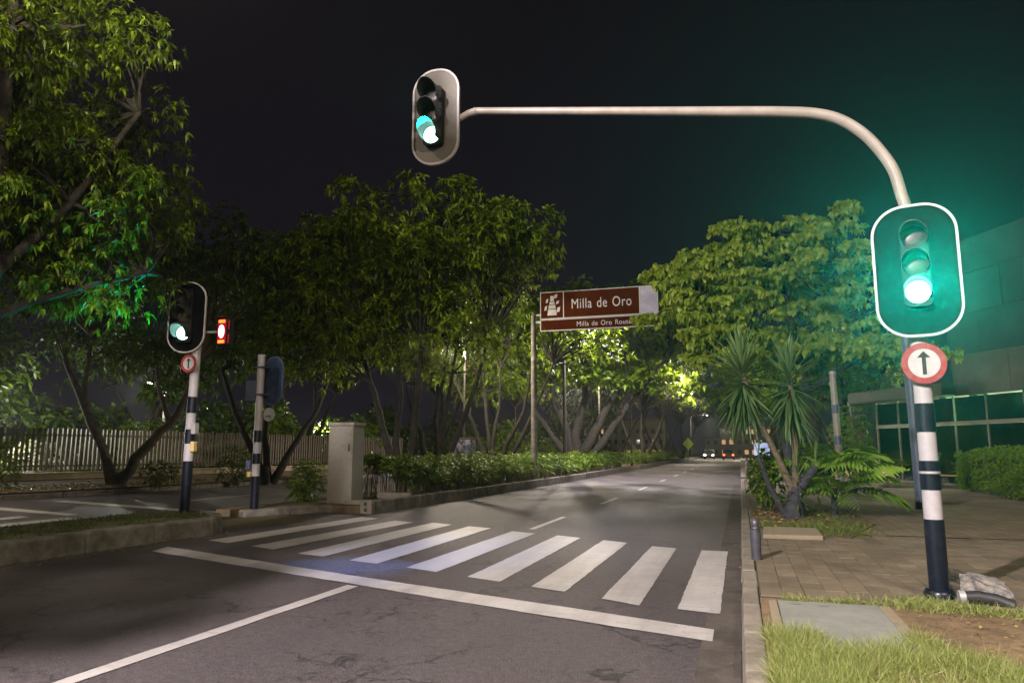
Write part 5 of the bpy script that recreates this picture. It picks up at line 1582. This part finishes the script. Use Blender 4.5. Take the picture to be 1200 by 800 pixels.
blades("grass", "grass strip between the pavers, the access cover and the signal base", g2, 0.085, 203, M['grass'], 0.005, 0.8)
def bed_fn(x_, y_):
    a = np.exp(-((y_ - 13.9) / 0.35) ** 2) * np.where(x_ < 1.4, 1, 0)
    b = np.exp(-(((x_ - 1.5) / 0.33) ** 2 + ((y_ - 13.4) / 0.75) ** 2))
    c = 0.25 * np.where((x_ > 1.0) & (y_ > 14), 1, 0)
    return np.clip((a + b) * np.clip(lump(x_, y_, 1.6) + 0.35, 0, 1) + c * lump(x_, y_), 0, 1)
g3 = density(rng, 15000, 0.16, 2.2, 12.5, 18, bed_fn, 0.163)
blades("grass", "short green grass round the foot of the yucca", g3, 0.12, 204, M['grass_mid'], 0.010, 0.6)
def isl_fn(x_, y_):
    return np.clip(lump(x_, y_, 0.8) * 1.0 - 0.05, 0, 1)
g4 = density(rng, 16000, -11.25, -9.45, 3.6, 11.9, isl_fn, 0.283)
blades("grass", "patchy dark grass on top of the raised island", g4, 0.09, 205, M['grass_dark'], 0.010, 0.8)
# fallen leaves
def litter(name, label, n, x0, x1, y0, y1, z, seed, L=0.09, fn=None):
    rng = np.random.default_rng(seed)
    p = np.stack([rng.uniform(x0, x1, n), rng.uniform(y0, y1, n), z + rng.uniform(0.004, 0.02, n)], 1)
    if fn is not None:
        p = p[rng.random(n) < fn(p[:, 0], p[:, 1])]
        n = len(p)
    d = np.stack([rng.normal(0, 1, n), rng.normal(0, 1, n), rng.normal(0, 0.15, n)], 1)
    me = leaves_mesh(name, M['leaf_dry'], p, d, L * rng.uniform(0.6, 1.3, n), L * 0.45 * rng.uniform(0.6, 1.2, n), rng, droop=0.0, fold=0.1)
    o = link(name, me)
    o["kind"] = "stuff"
    o["label"] = label
    o["category"] = "leaf litter"
    return o
litter("leaf_litter", "dry leaves scattered over the bed before the fence", 5200, -24.6, -19.9, 14, 40, 0.28, 210, 0.13)
litter("leaf_litter", "dry leaves under the yucca in the kerbside bed", 900, 0.2, 1.7, 13.8, 19, 0.166, 211, 0.10)
litter("leaf_litter", "yellow leaves caught along the foot of the island kerb", 260, -9.25, -8.75, 6, 11.6, 0.003, 212, 0.07, lambda x_, y_: np.exp(-((x_ + 9.0 + 0.06 * (y_ - 9)) / 0.10) ** 2))
litter("leaf_litter", "crumbs of dry leaf on soil near the signal base", 380, 1.1, 2.6, 5.4, 7.5, 0.136, 213, 0.035)
litter("leaf_litter", "few dry leaves along the right gutter", 70, -0.35, -0.08, 4, 30, 0.004, 214, 0.05)

# ================================================================ CARS, FAR SIGNS, FAR BUILDINGS
def car(loc, rz, label, paint, tall=0.0, front=True, rear=True):
    t = thing("car", label, "car", loc, rz, "distant cars")
    prof = [(-2.1, 0.30), (2.1, 0.30), (2.15, 0.62), (1.95, 0.82), (1.05, 0.95), (0.45, 1.42 + tall), (-1.25, 1.44 + tall), (-1.85, 1.0 + tall * 0.7), (-2.12, 0.92), (-2.16, 0.55)]
    part("body", MB().prism([(y, z) for y, z in prof], -0.82, 0.82, 'x'), M[paint], t, bevel=0.07)
    win = [(0.92, 0.99), (0.42, 1.36 + tall), (-1.2, 1.38 + tall), (-1.7, 1.02 + tall * 0.5)]
    for sx in (-1, 1):
        part("side_window", MB().prism(win, sx * 0.821, sx * 0.832, 'x'), M['car_glass'], t)
    part("windscreen", MB().add([(-0.7, 1.04, 0.985), (0.7, 1.04, 0.985), (0.62, 0.50, 1.40 + tall), (-0.62, 0.50, 1.40 + tall)], [(0, 1, 2, 3)]), M['car_glass'], t, loc=(0, 0.03, 0.02))
    part("rear_window", MB().add([(-0.7, -1.82, 1.04 + tall * .7), (0.7, -1.82, 1.04 + tall * .7), (0.62, -1.30, 1.42 + tall), (-0.62, -1.30, 1.42 + tall)], [(0, 3, 2, 1)]), M['car_glass'], t, loc=(0, -0.03, 0.02))
    for sx in (-1, 1):
        for y in (-1.3, 1.35):
            w = part("wheel", MB().tube([(sx * 0.66, y, 0.32), (sx * 0.86, y, 0.32)], 0.32, 16), M['tyre'], t)
            part("rim", MB().tube([(sx * 0.861, y, 0.32), (sx * 0.872, y, 0.32)], 0.19, 12), M['grey_steel'], w)
        part("headlight", MB().box(sx * 0.62 - 0.16, sx * 0.62 + 0.16, 2.06, 2.20, 0.60, 0.74), M['head_l' if front else 'car_glass'], t)
        part("tail_light", MB().box(sx * 0.66 - 0.12, sx * 0.66 + 0.12, -2.23, -2.10, 0.66, 0.86), M['tail_l' if rear else 'sign_red'], t)
    part("number_plate", MB().box(-0.25, 0.25, -2.24, -2.18, 0.5, 0.6), M['sign_white'], t)
    return t
car((-14.6, 62.0, 0.0), R(180), "white car on the opposite road behind the median hedge", 'car_white', 0.3, False, False)
car((-14.0, 88.0, 0.0), R(180), "yellow taxi on the opposite road far down the median", 'car_yellow', 0.1, True, True)
car((-1.8, 118.0, 0.0), 0, "farthest car with red tail lights on the right lane", 'car_dark', 0.1)
car((-5.0, 126.0, 0.0), R(180), "far car facing the camera with warm headlights", 'car_dark', 0.1)
sg1 = thing("warning_sign", "lime yellow diamond sign far down beside the median", "sign", (-6.9, 104.0, 0.0))
part("pole", MB().tube([(0, 0, 0), (0, 0, 2.6)], 0.05, 8), M['grey_steel'], sg1)
part("plate", MB().prism([(0, 1.5), (0.75, 2.35), (0, 3.2), (-0.75, 2.35)], -0.08, -0.055, 'y'), M['sign_lime'], sg1)
sg2 = thing("parking_sign", "small pale blue sign past the yucca at the right kerb", "sign", (1.15, 44.0, 0.15))
part("pole", MB().tube([(0, 0, 0), (0, 0, 1.9)], 0.04, 8), M['grey_steel'], sg2)
part("plate", MB().box(-0.42, 0.42, -0.06, -0.041, 1.05, 1.75), M['sign_blue'], sg2, bevel=0.005)
for (x_, y_, w_, h_, seed, lab) in ((-22.0, 150.0, 15.0, 7.5, 3, "far building with warm lit windows left of the road end"), (2.0, 160.0, 12.0, 6.0, 4, "far building with warm lit windows at the road end"), (-4.5, 170.0, 6.0, 4.0, 5, "small far shop glowing at the end of the road")):
    fbld = thing("far_building", lab, "building", (x_, y_, 0.0), 0, "far buildings")
    part("wall", MB().box(-w_ / 2, w_ / 2, 0, 8, 0, h_), M['shop_dark'], fbld)
    part("roof", MB().box(-w_ / 2 - 0.3, w_ / 2 + 0.3, -0.4, 8.3, h_ + 0.005, h_ + 0.35), M['concrete'], fbld)
    r3 = random.Random(seed)
    nx = int(w_ / 1.5)
    for i in range(nx):
        for j in range(int(h_ / 2)):
            x0 = -w_ / 2 + 0.3 + i * 1.5
            lit = r3.random() < (0.7 if j == 0 else 0.35)
            wd = part("window", MB().box(x0, x0 + 0.75, -0.03, -0.004, 0.6 + j * 2.1, 1.5 + j * 2.1), M['win_lit' if lit else 'car_glass'], fbld)

# ================================================================ HAZE
hz_m, nt, out = new_mat("glare_haze")  # haze added so the green lamps spread a lens-like glare
pv = nd(nt, "ShaderNodeVolumePrincipled")
pv.inputs["Color"].default_value = (0.95, 0.97, 1.0, 1)
pv.inputs["Density"].default_value = HAZE_DENSITY
pv.inputs["Anisotropy"].default_value = 0.82
nt.links.new(pv.outputs[0], out.inputs["Volume"])
if HAZE_DENSITY > 0:
    hz = part("haze", MB().box(-280, 280, -130, 310, -1.2, 17.0), hz_m)
    hz["kind"] = "stuff"
    hz["label"] = "thin haze added over the avenue to carry the lens glare of green lamps"
